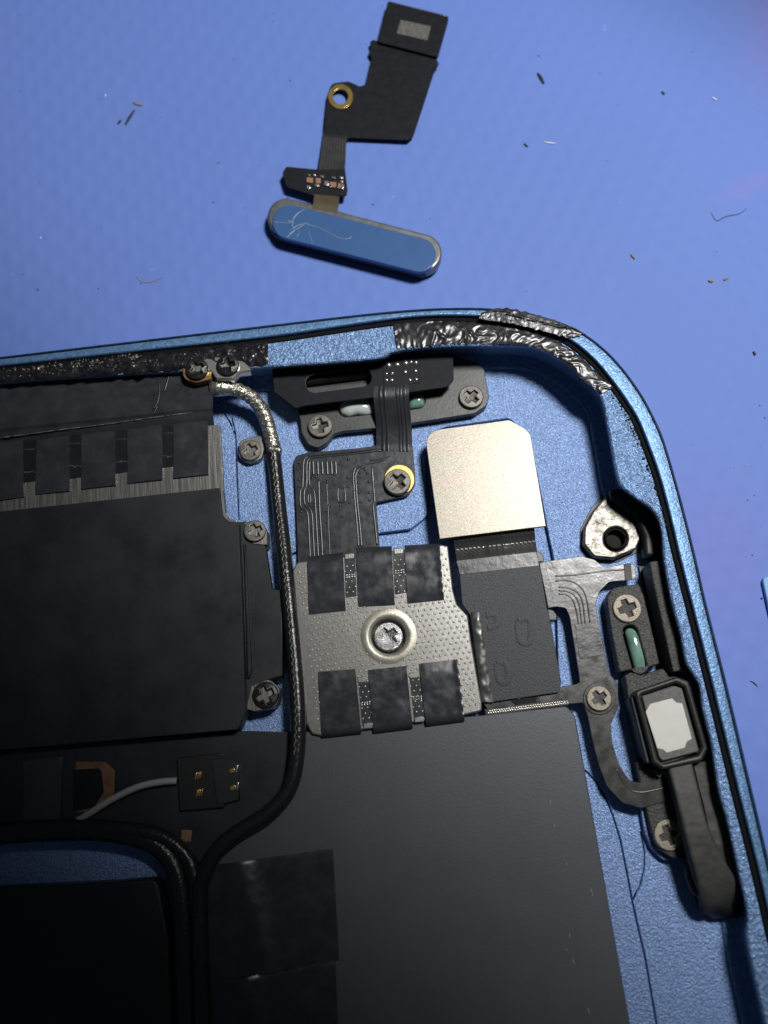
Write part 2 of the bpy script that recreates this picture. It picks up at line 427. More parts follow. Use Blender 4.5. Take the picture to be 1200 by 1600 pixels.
loft('outer_lip', rows, M['lip'], TB, 'outer lip of the tablet frame, its shade put into a dark colour')
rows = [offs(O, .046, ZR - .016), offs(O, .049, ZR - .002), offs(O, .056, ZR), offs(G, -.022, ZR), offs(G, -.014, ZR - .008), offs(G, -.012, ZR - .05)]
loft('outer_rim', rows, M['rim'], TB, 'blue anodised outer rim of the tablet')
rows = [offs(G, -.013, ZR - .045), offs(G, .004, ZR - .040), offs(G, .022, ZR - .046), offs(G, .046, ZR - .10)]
loft('rim_groove', rows, M['groove'], TB, 'thin black seal between rim and ledge')  # thin black strip laid along the groove
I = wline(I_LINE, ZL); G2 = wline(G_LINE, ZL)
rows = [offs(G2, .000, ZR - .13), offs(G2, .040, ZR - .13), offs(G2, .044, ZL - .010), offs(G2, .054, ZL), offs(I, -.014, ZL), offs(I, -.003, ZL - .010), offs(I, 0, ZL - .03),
        offs(I, -.004, ZL - .055), offs(I, -.075, ZL - .065), offs(I, -.075, .17), offs(I, -.03, .155), offs(I, .030, .150), offs(I, .040, .142), offs(I, .050, ZF + .002), offs(I, .055, ZF - .03)]  # wall set back under the ledge, shaped to hold a dark shadow
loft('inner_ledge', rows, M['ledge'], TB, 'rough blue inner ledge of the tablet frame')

# floor sheet with its pockets and scribed seams
fl = G_LINE[:-1] + [(1270, 1880), (-420, 1880)]
pocket = [(592, 832), (642, 826, 14), (668, 806, 18), (664, 705, 30), (688, 668, 24), (796, 653, 12), (828, 684, 12), (855, 822), (868, 885), (874, 1060), (590, 1060)]
seams = [slot([(362, 652), (368, 680), (370, 740), (373, 812)], 2.0), slot([(347, 642), (357, 656), (365, 672)], 1.6),
         slot([(914, 1203), (932, 1222), (946, 1246), (958, 1275), (969, 1311), (979, 1360), (988, 1408), (998, 1453), (1008, 1495), (1026, 1600), (1046, 1700)], 2.4),
         slot([(1001, 1300), (1007, 1330), (1007, 1355), (1000, 1385), (991, 1402)], 1.8),
         slot([(452, 868), (470, 860), (480, 856)], 4)]
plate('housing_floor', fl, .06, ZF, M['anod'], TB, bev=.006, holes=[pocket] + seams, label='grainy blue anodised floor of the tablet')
plate('pocket_floor', [(-420, 640), (560, 530), (800, 530), (940, 680), (1040, 1000), (1230, 1880), (-420, 1880)], .02, .058, M['anod'], TB)

# screws ---------------------------------------------------------------
def screw_mesh(name, head, dome=0.0):
    cr = []
    a, b = .22, .62
    for k in range(4):
        t = k * math.pi / 2
        for x, y in ((b, -a * .8), (b, a * .8), (a, a)):
            cr.append((x * math.cos(t) - y * math.sin(t), x * math.sin(t) + y * math.cos(t)))
    me = plate_mesh(name, [circ(0, 0, 1, 36), cr], -.5, 0, .09, 2)
    bm = bmesh.new(); bm.from_mesh(me)
    if dome:
        for v in bm.verts:
            r = math.hypot(v.co.x, v.co.y)
            if v.co.z > -.2: v.co.z -= dome * r * r
    for f in bm.faces: f.material_index = 0
    for f in bm.faces:
        c0 = f.calc_center_median()
        if math.hypot(c0.x, c0.y) < .66 and abs(f.normal.z) < .6: f.material_index = 1
    # cross recess floor, a shallow cone
    ring = [bm.verts.new((.8 * math.cos(t * math.pi / 8), .8 * math.sin(t * math.pi / 8), -.20)) for t in range(16)]
    c = bm.verts.new((0, 0, -.42))
    for i in range(16):
        f = bm.faces.new((ring[i], ring[(i + 1) % 16], c)); f.material_index = 1
    bm.to_mesh(me); bm.free()
    me.materials.clear(); me.materials.append(head); me.materials.append(M['recess'])
    return me
SM = {k: screw_mesh('screw', M[v], d) for k, v, d in (('grey', 'screw', .05), ('light', 'screw_light', .04), ('black', 'screw_black', .15), ('shiny', 'screw_shiny', .12))}
def screw(px, py, r, z, kind, rot, label):
    o = bpy.data.objects.new('screw', SM[kind]); put(o, TB)
    o.location = P(px, py, z); s = r * PXCM * (CAM_C.z - z) / 7.27
    o.scale = (s, s, s); o.rotation_euler = (random.uniform(-.03, .03), random.uniform(-.03, .03), math.radians(rot))
    o['label'] = label
    return o
random.seed(4)

# ledge adhesive ---------------------------------------------------------
def strip(name, A, B, z, m, parent, nl, nw, amp, rs, h=.012, label=None, seed=0, edge=.0, amp2=0, rs2=20, fa=None):
    """a crumpled strip lying along two px polylines"""
    AA, BB = catmull([P(x, y, z) for x, y in A], nl), catmull([P(x, y, z) for x, y in B], nl)
    V = []
    for i in range(nl):
        e0 = edge * noise.noise(Vector((i * .11, seed, 0))); e1 = edge * noise.noise(Vector((i * .13, seed + 9, 0)))
        for j in range(nw + 1):
            u = j / nw; q = AA[i].lerp(BB[i], u * (1 - e0 - e1) + e0)
            f = math.sin(math.pi * min(max(u, .02), .98)) ** .35
            d = h * f + amp * f * (noise.noise(Vector((q.x * rs + seed, q.y * rs, seed))) + .3) + amp2 * f * noise.noise(Vector((q.x * rs2, q.y * rs2, seed + 5)))
            if fa:
                n1 = noise.noise(Vector((i * fa + 1.5 * noise.noise(Vector((i * .03, u * 2, seed))), u * 1.1, seed)))
                n2 = noise.noise(Vector((i * fa * 2.3 + u * 2.5, u * 2.2, seed + 4)))
                k = .35 + .65 * max(0, min(1, .5 + 1.6 * noise.noise(Vector((i * .02, 0, seed + 2)))))
                d = h * f + f * k * (amp * (1 - 2.2 * abs(n1)) + amp2 * n2)
            V.append(q + Vector((0, 0, max(d, -.004))))
    W = nw + 1; F = [(i * W + j, i * W + j + 1, (i + 1) * W + j + 1, (i + 1) * W + j) for i in range(nl - 1) for j in range(nw)]
    o = meshobj(name, V, F, m, parent, smooth=True)
    if label: o['label'] = label
    return o
strip('adhesive_strip', [(-420, 631), (-200, 606), (0, 582), (120, 568), (220, 557), (320, 545), (420, 532)], [(-420, 650), (-200, 625), (0, 599), (120, 590), (220, 583), (320, 575), (419, 571)], ZL + .002, M['foam'], TB, 420, 14, .016, 9, h=.022, edge=.25, amp2=.007, rs2=18, label='torn black foam adhesive along the upper frame')
strip('tape_strip', [(614, 503), (660, 501), (720, 503), (780, 508), (830, 518), (870, 534), (905, 556), (935, 585), (962, 604)], [(620, 544), (660, 541), (720, 537), (780, 538), (830, 542), (865, 556), (893, 577), (917, 600), (940, 615)], ZL + .004, M['crinkle'], TB, 420, 30, .012, 4.5, h=.012, edge=.12, amp2=.006, rs2=11, seed=2, fa=.045, label='crumpled glossy black tape around the frame corner')
strip('torn_foil', [(752, 489), (775, 482), (800, 483), (830, 490), (860, 499), (890, 510), (909, 521)], [(748, 499), (775, 502), (805, 507), (835, 514), (862, 521), (890, 528), (906, 526)], ZR + .004, M['foil'], TB, 200, 14, .007, 6, h=.006, edge=.10, amp2=.003, rs2=14, seed=7, fa=.035, label='torn grey foil shred hanging over the rim')
# foil threads on the rim and grit scattered on the ledge
random.seed(8)
for k in range(6):
    x = 770 + k * 20; y = 486 + k * 5
    tube('foil_thread', [(x, y, ZR + .02), (x + 22, y + 1 + random.uniform(-3, 3), ZR + .03), (x + 45, y + 12, ZR + .015)], .004, M['foil'], TB, n=12, seg=5)
def crumbs(name, spots, m, parent, kind='stuff', label=None, rnd=1):
    """many tiny angular grains joined into one part; spots: (x, y, z, r)"""
    rg = random.Random(rnd); V = []; F = []
    for x, y, z, r in spots:
        c = P(x, y, z); b = len(V)
        for dx, dy, dz in ((1, 0, 0), (0, 1, 0), (-1, 0, 0), (0, -1, 0), (0, 0, 1), (0, 0, -1)):
            V.append(c + Vector((dx, dy, dz * .7)) * r * rg.uniform(.5, 1.3))
        for a, d in ((0, 1), (1, 2), (2, 3), (3, 0)): F += [(b + a, b + d, b + 4), (b + d, b + a, b + 5)]
    o = meshobj(name, V, F, m, parent)
    if kind: o['kind'] = kind
    if label: o['label'] = label
    return o
rg = random.Random(3)
def lerp_line(A, B, n, z, rmax):
    out = []
    for k in range(n):
        t = rg.random(); i = min(int(t * (len(A) - 1)), len(A) - 2); f = t * (len(A) - 1) - i
        a = Vector(A[i]).lerp(Vector(A[i + 1]), f); b = Vector(B[i]).lerp(Vector(B[i + 1]), f); q = a.lerp(b, rg.random())
        out.append((q.x, q.y, z, rg.uniform(.3, 1) ** 2 * rmax))
    return out
crumbs('foam_crumbs', lerp_line([(0, 580), (120, 568), (220, 557), (320, 547), (418, 532)], [(0, 595), (120, 583), (220, 575), (320, 568), (418, 568)], 260, ZL + .03, .012), M['solder'], TB, label='bright crumbs on the foam adhesive')
crumbs('adhesive_residue', lerp_line([(-100, 589), (0, 577), (120, 563), (220, 552)], [(-100, 600), (0, 587), (120, 573), (220, 558)], 420, ZL + .012, .020), M['grit'], TB, label='pale gritty residue beside the foam adhesive')
crumbs('ledge_grit', lerp_line([(950, 630), (985, 700), (1010, 770), (1040, 850)], [(962, 612), (1000, 690), (1026, 770), (1052, 850)], 90, ZL + .004, .008), M['screw_light'], TB, label='fine bright grit on the right ledge')
crumbs('adhesive_traces', lerp_line([(952, 612), (985, 668), (1012, 735), (1038, 810), (1052, 860)], [(960, 606), (992, 664), (1020, 735), (1045, 810), (1058, 860)], 230, ZL + .003, .016), M['foam'], TB, label='ragged black adhesive traces down the right ledge', rnd=6)
# scratches in the ledge on the right
rg = random.Random(5)
for k in range(26):
    t = rg.random(); x = 975 + t * 60 + rg.uniform(-8, 12); y = 640 + t * 180; a = rg.uniform(-1, 1) + 1.2
    l = rg.uniform(6, 18)
    tube('scratch', [(x, y, ZL + .002), (x + l * .5 * math.cos(a) + 2, y + l * .5 * math.sin(a), ZL + .003), (x + l * math.cos(a), y + l * math.sin(a), ZL + .002)], .0035, M['scratch'], TB, n=8, seg=4)

# ---------------- left shield with its foil tapes
def foilz(u, t):      # cross profile of the upper foil: flat, ridge, then down
    return 0
ribbon('upper_foil', [(-420, 652, -420, 742, .44), (-200, 626, -200, 716, .44), (0, 600, 0, 692, .44), (160, 580, 160, 676, .44), (290, 562, 290, 664, .44), (331, 558, 333, 662, .44)], M['tape'], TB, thick=.02, nl=90, nw=40,
       ridge=lambda u, t: (-.055 * max(0, (u - .86) / .14) ** 1.2 if u > .86 else (.022 * math.exp(-((u - .80) / .022) ** 2))) - .006 * math.exp(-((u - .28) / .04) ** 2), rough=.008, rs=1.6, label='black foil tape running along the upper frame')
for q in ([(240, 640), (247, 625), (249, 608), (246, 592)], [(256, 612), (260, 600), (266, 578)], [(236, 650), (241, 644), (246, 634)], [(276, 600), (281, 602), (286, 602)]):
    tube('foil_crease', [(x, y, .442) for x, y in q], .008, M['flex'], TB, n=14, seg=6, flat=.4)
tube('foil_fold_highlight', [(-420, 737, .444), (-200, 709, .444), (0, 684, .446), (90, 672, .445), (160, 663.5, .446), (250, 651, .445), (331, 640, .446)], lambda t: .006 + .004 * noise.noise(Vector((t * 60, 0, 0))), M['fold'], TB, n=160, seg=6, flat=.7, label='bright highlight line put on the fold of the black foil')  # pale tube standing in for the highlight on the foil ridge
plate('steel_strip', [(-420, 742), (0, 692), (333, 664), (344, 664, 3), (350, 765), (352, 806), (-420, 890)], .36, .395, M['steel'], TB, bev=.005, label='brushed steel strip of the left shield')
cover = plate('shield_cover', [(-420, 851), (0, 799), (343, 762), (346, 796), (352, 810, 5), (373, 816, 4), (377, 905), (384, 1112), (372, 1140, 6), (0, 1172), (-420, 1215)], .20, .402, M['cover'], TB, bev=.006, label='large black cover film of the left shield')
plate('shield_edge', [(344, 768), (349, 766), (351, 798), (359, 811), (366, 813), (372, 815), (358, 816), (348, 806)], .30, .408, M['steel'], TB, bev=.003)
plate('shield_flange', [(368, 816), (386, 814, 4), (394, 843, 6), (415, 852, 8), (419, 880), (425, 920, 4), (441, 922), (442, 1056), (408, 1066), (392, 1078, 6), (386, 1112), (370, 1112)], .20, .30, M['cover'], TB, bev=.01, label='stepped dark flange beside the left shield')
plate('flange_step', [(380, 850), (384, 850), (394, 1044), (390, 1060), (386, 1060)], .28, .325, M['cover'], TB, bev=.012)
tp = [[(-60, 709), (36, 699), (37, 776), (-60, 790)], [(57, 699), (109, 691), (109, 767), (55, 772)], [(127, 689), (180, 683), (181, 758), (127, 764)], [(199, 681), (253, 672), (254, 749), (199, 755)], [(271, 673), (325, 665), (326, 741), (271, 747)],
      [(-134, 718), (-80, 712), (-80, 790), (-134, 797)], [(-206, 727), (-152, 720), (-152, 799), (-206, 806)]]
for q in tp:
    a, b, c, d = q; a = (a[0], a[1] - 11); b = (b[0], b[1] - 11)
    ribbon('tape_tab', [(a[0], a[1], b[0], b[1], .402), ((a[0] * .9 + d[0] * .1), a[1] * .9 + d[1] * .1, b[0] * .9 + c[0] * .1, b[1] * .9 + c[1] * .1, .416), ((a[0] + d[0]) / 2, (a[1] + d[1]) / 2, (b[0] + c[0]) / 2, (b[1] + c[1]) / 2, .418), (d[0], d[1], c[0], c[1], .414)],
           M['tape'], TB, thick=.012, nl=24, nw=14, rough=.008, rs=5)
for a, b in (((37, 699), (56, 768)), ((109, 690), (127, 762)), ((181, 683), (199, 754)), ((254, 674), (271, 745))):
    plate('film_bridge', [(a[0] - 2, a[1] - 10), (b[0] + 1, a[1] - 12), (b[0] + 1, b[1] - 17), (a[0] - 2, b[1] - 14)], .395, .403, M['flex_dark'], TB, bev=.001)
    mid = a[1] + 39 if a[0] > 30 else 740
    crumbs('film_glints', [(a[0] + 2 + k * 3, mid + rg.uniform(-1.2, 1.2) - k * .3, .405, .010) for k in range(6)] + [(a[0] + 1 + k * 2.5, a[1] + 3, .405, .006) for k in range(7)], M['solder'], TB)  # glints put in as tiny bright grains

# screws and cable clamp at the upper left
plate('clamp_lug', [(303, 560), (318, 552), (352, 547, 6), (374, 556, 6), (394, 579, 3), (372, 582), (364, 592, 4), (338, 592, 4), (330, 580), (304, 582)], .44, .545, M['solder'], TB, bev=.01, label='pale metal clamp lug under two black screws')
plate('contact_pad', [(283, 568), (330, 560), (330, 592, 4), (306, 598, 12), (287, 592, 12)], .45, .528, M['copper'], TB, bev=.004, label='orange copper contact pad under the left screw')
plate('contact_pad', [(283, 567), (330, 559), (330, 587), (318, 590), (286, 582)], .45, .533, M['goldring'], TB, bev=.003, label='yellow plated contact under the left screw')
screw(307, 575, 19, .575, 'black', 30, 'black screw on the copper contact pad')
screw(355, 569, 19, .585, 'black', 5, 'black screw on the pale clamp lug')
CZ = .26
tube('cable_braid', [(330, 607, .40), (350, 606, .41), (376, 611, .38), (400, 628, .32), (416, 656, .26), (424, 685, .23), (428, 704, .22)], lambda t: .058 + .022 * math.exp(-((t - .08) / .10) ** 2), M['braid'], TB, n=50, seg=14, label='silver braided end of the antenna cable')
CP = [(427, 700, .22), (431, 740, .22), (437, 800, .24), (444, 860, .28), (450, 920, .32), (457, 990, .34), (463, 1060, .37), (466, 1120, .40), (464, 1180, .40), (452, 1232, .40), (420, 1270, .40), (370, 1302, .40), (338, 1330, .40), (318, 1370, .38), (312, 1420, .36), (318, 1640, .36), (330, 1880, .36)]
cab = tube('antenna_cable', CP, .062, M['sheath'], TB, n=150, seg=12, label='black coaxial cable curving down beside the metal shield')
# woven strands of the braid, and the sheath's dashed highlight laid on as a line
def helix(name, pts, R, r, turns, phase, m, n=240, t0=0, t1=1):
    Q = catmull([P(*p) for p in pts], n); V = []
    for i, c in enumerate(Q):
        t = i / (n - 1)
        if t < t0 or t > t1: continue
        d = (Q[min(i + 1, n - 1)] - Q[max(i - 1, 0)]).normalized(); s = d.cross(Vector((0, 0, 1))).normalized(); w = s.cross(d)
        a = phase + turns * 2 * math.pi * t if turns < 30 else math.pi / 2 - .2 + .12 * math.sin(turns * 2 * math.pi * t)
        V.append(c + s * R * math.cos(a) + w * R * math.sin(a))
    return tube(name, V, r, m, None, n=len(V), seg=5, px=False) if turns < 30 else tube(name, V, lambda t: r * (.35 + .65 * abs(math.sin(turns * math.pi * t))), m, None, n=len(V), seg=5, px=False)
for k in range(8):
    o = helix('braid_strand', [(350, 606, .41), (376, 611, .38), (400, 628, .32), (416, 656, .26), (424, 685, .23), (428, 700, .22)], .055, .011, 3.2 * (1 if k % 2 else -1), k * math.pi / 4, M['braid'], n=90)
    o.parent = TB; o.matrix_parent_inverse = Matrix.Translation(-TB.location)
o = helix('sheath_highlight', CP[:9], .0605, .0055, 42, 0, M['highlight_wire'], n=900)
o.parent = TB; o.matrix_parent_inverse = Matrix.Translation(-TB.location)
box_at('cable_ferrule', 429, 701, 21, 9, 6, .20, .295, M['braid'], TB, .02)

for (x, y, r, z, k, lug, lab) in ((391, 703, 17.5, .215, 'grey', [(374, 690, 8), (386, 684), (408, 680, 3), (413, 700), (408, 718, 8), (388, 724, 14), (372, 714, 10)], 'grey screw beside the braided cable'),
                                 (398, 829, 17.5, .335, 'grey', [(380, 816), (402, 812, 10), (417, 826, 10), (418, 852, 4), (395, 850)], 'grey screw at the top of the dark flange'),
                                 (414, 1086, 20, .33, 'black', [(392, 1072), (420, 1060, 12), (438, 1076, 12), (434, 1104, 14), (398, 1112), (384, 1108)], 'black screw at the foot of the dark flange')):
    plate('screw_lug', lug, .13, z - .028, M['steel'], TB, bev=.006)
    screw(x, y, r, z, k, 20, lab)

# ---------------- upper button bracket and its flex
tb = plate('button_bracket', [(440, 560), (430, 612, 6), (463, 637, 4), (469, 655), (471, 676, 6), (482, 695, 10), (497, 700, 8), (511, 692, 8), (522, 678, 8), (536, 674, 3), (640, 664), (645, 661), (742, 646, 10), (760, 634, 8), (764, 620), (757, 578, 6), (747, 567, 6), (712, 556), (600, 560)], .14, .215, M['bracket'], TB, bev=.006,
           holes=[stadium(541, 639, 652, 626, 12.5)], label='dark grey bracket under the upper frame with two screws')
plate('bracket_film', [(424, 560), (428, 612, 5), (462, 638, 4), (476, 634), (533, 627), (584, 621), (640, 613), (698, 605, 8), (709, 593, 6), (708, 552), (600, 556), (440, 566)], .325, .355, M['flex_dark'], TB, bev=.005, holes=[stadium(492, 599, 566, 589.5, 14.5)], label='black film over the upper bracket with a long slot')
tube('slot_liner', [(494, 583, .356), (480, 590, .356), (477, 600, .356), (482, 611, .356), (494, 615, .356)], .004, M['bracket'], TB, n=14, seg=6)
tube('slot_bar', [(474, 597, .25), (530, 590, .25), (590, 582, .25)], .038, M['tape_gloss'], TB, n=14, seg=10)
blob('glue_drop', [(531, 633), (540, 627), (556, 629), (570, 626), (584, 627), (584, 647), (560, 648), (545, 652), (534, 648), (530, 640)], .205, .065, M['glue_white'], TB, 'milky glue drop in the left bracket slot')
blob('glue_drop', [(638, 617), (655, 613), (664, 620), (663, 634), (655, 638), (640, 640)], .185, .055, M['glue'], TB, 'green glue drop in the right bracket slot')
screw(500, 664.5, 20, .255, 'grey', 6, 'grey screw at the left end of the upper bracket')
screw(736.5, 619, 20, .255, 'grey', 42, 'grey screw at the right end of the upper bracket')
plate('connector_chip', [(598, 571), (655, 563), (656, 598), (600, 606)], .345, .362, M['flex_dark'], TB, bev=.003)
for x, y, r in ((225, 185, 4.2), (305, 180, 4), (385, 165, 4.2), (435, 155, 2.6), (480, 160, 3.4), (205, 265, 2.4), (258, 262, 2.2), (380, 250, 3.4), (478, 240, 3.2), (205, 325, 3), (255, 325, 3.2), (425, 325, 3), (483, 318, 3)):
    blob('solder_ball', circ(570 + x / 6, 540 + y / 6, r, 12), .361, r * PXCM * .9, M['solder'], TB, rings=4)
def ridge4(*us):
    return lambda u, t: sum(.010 * math.exp(-((u - q) / .018) ** 2) for q in us)
ribbon('flex_cable', [(584, 604, 640, 600, .360), (583, 614, 639, 609, .365), (584, 625, 639, 620, .355), (586, 645, 641, 641, .30), (588, 668, 643, 665, .23), (588, 690, 644, 690, .192), (588, 704, 645, 706, .18)], M['flex'], TB, thick=.014, nl=50, nw=90,
       ridge=ridge4(.18, .30, .66, .75, .86), label='black flex cable bending down from the upper bracket')
bd = plate('flex_board', [(459, 722), (462, 712, 10), (480, 707), (560, 700), (588, 696, 4), (588, 684), (643, 684), (645, 700), (648, 735), (649, 756), (638, 774, 12), (588, 785, 3), (593, 852), (592, 895), (466, 900), (463, 808)], .135, .178, M['flex'], TB, bev=.005, label='black flex board with raised traces above the metal shield')
def R3(x, y): return (450 + x / 5.4545, 680 + y / 5.4545)
ZB = .178
def trace(pts, w, m=None, z=ZB, parent=bd, f=R3, h=.5):
    o = tube('trace', [(*f(x, y), z + .003) for x, y in pts], w * PXCM / 2, m or M['trace'], None, n=max(14, 8 * len(pts)), seg=8, flat=h)
    o.parent = parent
    if parent.parent is None: o.matrix_parent_inverse = Matrix.Translation(-parent.location)
    return o
for k, x in enumerate((215, 255, 293, 335, 372, 408)):
    trace([(x - 4, 222), (x, 280), (x + 2, 335)], 4.2)
trace([(790, 105), (600, 135), (200, 172), (155, 190), (132, 240), (125, 430), (105, 480), (110, 610), (165, 660), (180, 860), (192, 1100)], 3)
trace([(800, 130), (600, 152), (220, 190), (175, 210), (160, 250), (158, 420), (138, 480), (145, 590), (200, 655), (215, 860), (228, 1100)], 3)
trace([(190, 215), (182, 260), (182, 420), (222, 480), (236, 640), (248, 860), (262, 1100)], 3)
trace([(262, 375), (270, 640), (285, 860), (296, 1100)], 3.2)
trace([(330, 400), (342, 640), (350, 860), (360, 1060)], 1.6)
trace([(625, 258), (580, 275), (560, 320), (558, 380), (570, 560), (590, 780), (602, 950)], 3)
trace([(650, 265), (605, 285), (580, 330), (578, 390), (590, 560), (614, 780), (628, 950)], 3)
trace([(715, 270), (728, 430), (738, 560), (726, 605), (742, 760), (760, 935)], 3.6, M['flex_grey'])
trace([(180, 500), (190, 520), (190, 560), (180, 580), (172, 560), (172, 520), (180, 500)], 3)
trace([(430, 450), (425, 500), (430, 562), (460, 572), (485, 562), (488, 505), (480, 455), (455, 445), (430, 450)], 2.6)
for x, y in ((660, 245), (700, 215)): trace([(x, y), (x + 80, y - 10), (x + 180, y - 40)], 1.8)
for x, y in ((515, 205), (655, 290), (610, 320), (678, 325), (690, 395), (600, 405), (690, 490), (608, 490), (695, 555), (620, 570), (525, 578), (445, 597), (350, 595), (250, 600), (245, 487), (335, 397), (395, 335), (510, 365), (510, 440), (205, 365), (240, 358), (85, 285), (90, 235), (95, 380), (95, 435), (110, 650), (440, 245), (335, 705), (335, 745), (460, 695)):
    q = R3(x, y)
    o = blob('via_bump', circ(q[0], q[1], 2.6, 10), ZB - .002, .010, M['flex'], None, rings=3); o.parent = bd
plate('screw_ring', circ(624, 749.5, 23.5), .17, .186, M['goldring'], TB, bev=.003, label='gold ring round the screw on the flex board')
screw(621, 752, 21.5, .235, 'grey', 38, 'dark screw with gold ring on the flex board')

# ---------------- pale gold module
plate('module_body', [(676, 706, 14), (694, 678, 14), (788, 668, 10), (815, 690, 10), (840, 812), (700, 830)], .058, .30, M['black'], TB, bev=.01)
plate('module_shield', [(687, 842), (663, 674, 26), (796, 656, 8), (828, 674, 24), (853, 822)], .30, .335, M['gold'], TB, bev=.004, label='pale gold metal plate with rounded top corners')
ribbon('wide_flex', [(708, 826, 834, 812, .28), (709, 842, 835, 828, .285), (710, 852, 836, 839, .25), (711, 860, 837, 846, .235), (713, 868, 838, 853, .262), (714, 876, 839, 861, .292), (717, 892, 841, 878, .300), (721, 915, 845, 900, .300)], M['flex_grey'], TB, thick=.014, nl=60, nw=60,
       ridge=lambda u, t: .004 * math.sin(u * 120 + 14 * math.sin(t * 6)) * (u < .35 or u > .7) + ridge4(.42, .47, .53, .60)(u, t) * .6, label='ribbed flex dipping under the gold plate')
plate('flex_overlay', [(713, 876), (838, 862), (843, 885), (719, 899)], .302, .312, M['flex'], TB, bev=.002)
b2 = plate('board_flex', [(718, 897), (844, 883), (849, 915), (855, 949), (861, 974), (877, 1066, 4), (874, 1082, 6), (770, 1097), (752, 1097), (735, 962, 3), (722, 944, 6)], .27, .318, M['board'], TB, bev=.006, label='matt black connector board beside the metal shield')
strip('wrinkled_tape', [(736, 957), (741, 1000), (747, 1050), (753, 1097)], [(749, 957), (756, 1000), (763, 1050), (771, 1097)], .319, M['flex_grey'], TB, 60, 8, .005, 14, h=.006, amp2=.003, rs2=24, seed=3, label='narrow wrinkled grey tape beside the metal shield')
def R5(x, y): return (690 + x / 5.333, 820 + y / 5.333)
for pts in ([(640, 800), (690, 775), (735, 800), (745, 880), (735, 970), (690, 990), (650, 960), (635, 880), (640, 800)], [(460, 1160), (500, 1140), (540, 1170), (555, 1250), (540, 1310), (490, 1310), (465, 1240), (460, 1160)], [(370, 760), (430, 740), (470, 790), (440, 850), (380, 860)],
            ):
    trace(pts, 13, M['board'], .3125, b2, R5, .14)
for x, y in ((841, 866), (861, 957)):
    plate('shield_tab', [(x - 6, y - 6), (x + 3, y - 4, 3), (x + 9, y + 3, 3), (x + 9, y + 12, 2), (x - 3, y + 12)], .13, .25, M['bracket'], TB, bev=.006)

# ---------------- metal connector shield with six tape tabs
ZS = .36
sh = plate('connector_shield', [(457, 892, 6), (464, 878, 8), (690, 851, 3), (700, 853, 3), (708, 922, 4), (714, 944, 8), (731, 962, 8), (736, 1000), (753, 1098), (753, 1111, 5), (727, 1117), (502, 1150), (487, 1147, 8), (478, 1130)], .20, ZS, M['nickel'], TB, bev=.012, bres=2,
           holes=[circ(607, 994, 27, 36)], label='dimpled nickel shield plate held by one central screw')
# pressed collar round the screw
def collar(cx, cy, prof, m, parent, name, n=48):
    c = P(cx, cy, ZS); V = []; F = []
    for r, z in prof:
        for k in range(n): V.append((c.x + r * PXCM * math.cos(2 * math.pi * k / n), c.y + r * PXCM * math.sin(2 * math.pi * k / n), z))
    for a in range(len(prof) - 1):
        for k in range(n): F.append((a * n + k, a * n + (k + 1) % n, (a + 1) * n + (k + 1) % n, (a + 1) * n + k))
    o = meshobj(name, V, F, m, None, smooth=True); o.parent = parent; return o
collar(607, 994, [(44, ZS - .002), (39, ZS + .005), (34, ZS + .009), (30, ZS + .006), (26.5, ZS - .008), (25.5, ZS - .03), (25, ZS - .10), (0.5, ZS - .10)], M['collar'], sh, 'screw_collar')
screw(607, 994, 22.5, ZS - .004, 'shiny', 35, 'shiny screw in the centre of the dimpled shield')
rg = random.Random(2); V = []; F = []
tabs = {'upper': [[(480, 870), (536, 863), (540, 954), (483, 960)], [(556, 856), (612, 853), (617, 945), (560, 948)], [(632, 852), (687, 849), (694, 937), (637, 943)]],
        'lower': [[(497, 1050), (555, 1045), (565, 1146), (503, 1153)], [(575, 1047), (635, 1040), (645, 1138), (584, 1146)], [(655, 1037), (715, 1030), (726, 1127), (666, 1135)]]}
def inside(x, y, q):
    r = False
    for i in range(len(q)):
        (x1, y1), (x2, y2) = q[i], q[i - 1]
        if (y1 > y) != (y2 > y) and x < (x2 - x1) * (y - y1) / (y2 - y1) + x1: r = not r
    return r
shq = [(462, 888), (696, 858), (706, 930), (728, 968), (747, 1104), (495, 1142)]
for iy in range(34):
    for ix in range(30):
        u, v = ix / 29, iy / 33
        x = 462 + (iy % 2) * 4.6 + ix * 9.3 + v * 34; y = 886 + iy * 8.2 - (ix * 9.3) * .125
        if not inside(x, y, shq) or math.hypot(x - 607, y - 994) < 43: continue
        if any(inside(x, y, q) for g in tabs.values() for q in g): continue
        c = P(x, y, ZS - .001); r = .0125; b = len(V)
        for k in range(6): V.append(c + Vector((r * math.cos(k * math.pi / 3), r * math.sin(k * math.pi / 3), 0)))
        for k in range(6): V.append(c + Vector((.5 * r * math.cos(k * math.pi / 3), .5 * r * math.sin(k * math.pi / 3), .006)))
        V.append(c + Vector((0, 0, .0075)))
        for k in range(6):
            F.append((b + k, b + (k + 1) % 6, b + 6 + (k + 1) % 6, b + 6 + k)); F.append((b + 6 + k, b + 6 + (k + 1) % 6, b + 12))
dm = meshobj('dimples', V, F, M['dimple'], None, smooth=True); dm.parent = sh; dm['kind'] = 'stuff'
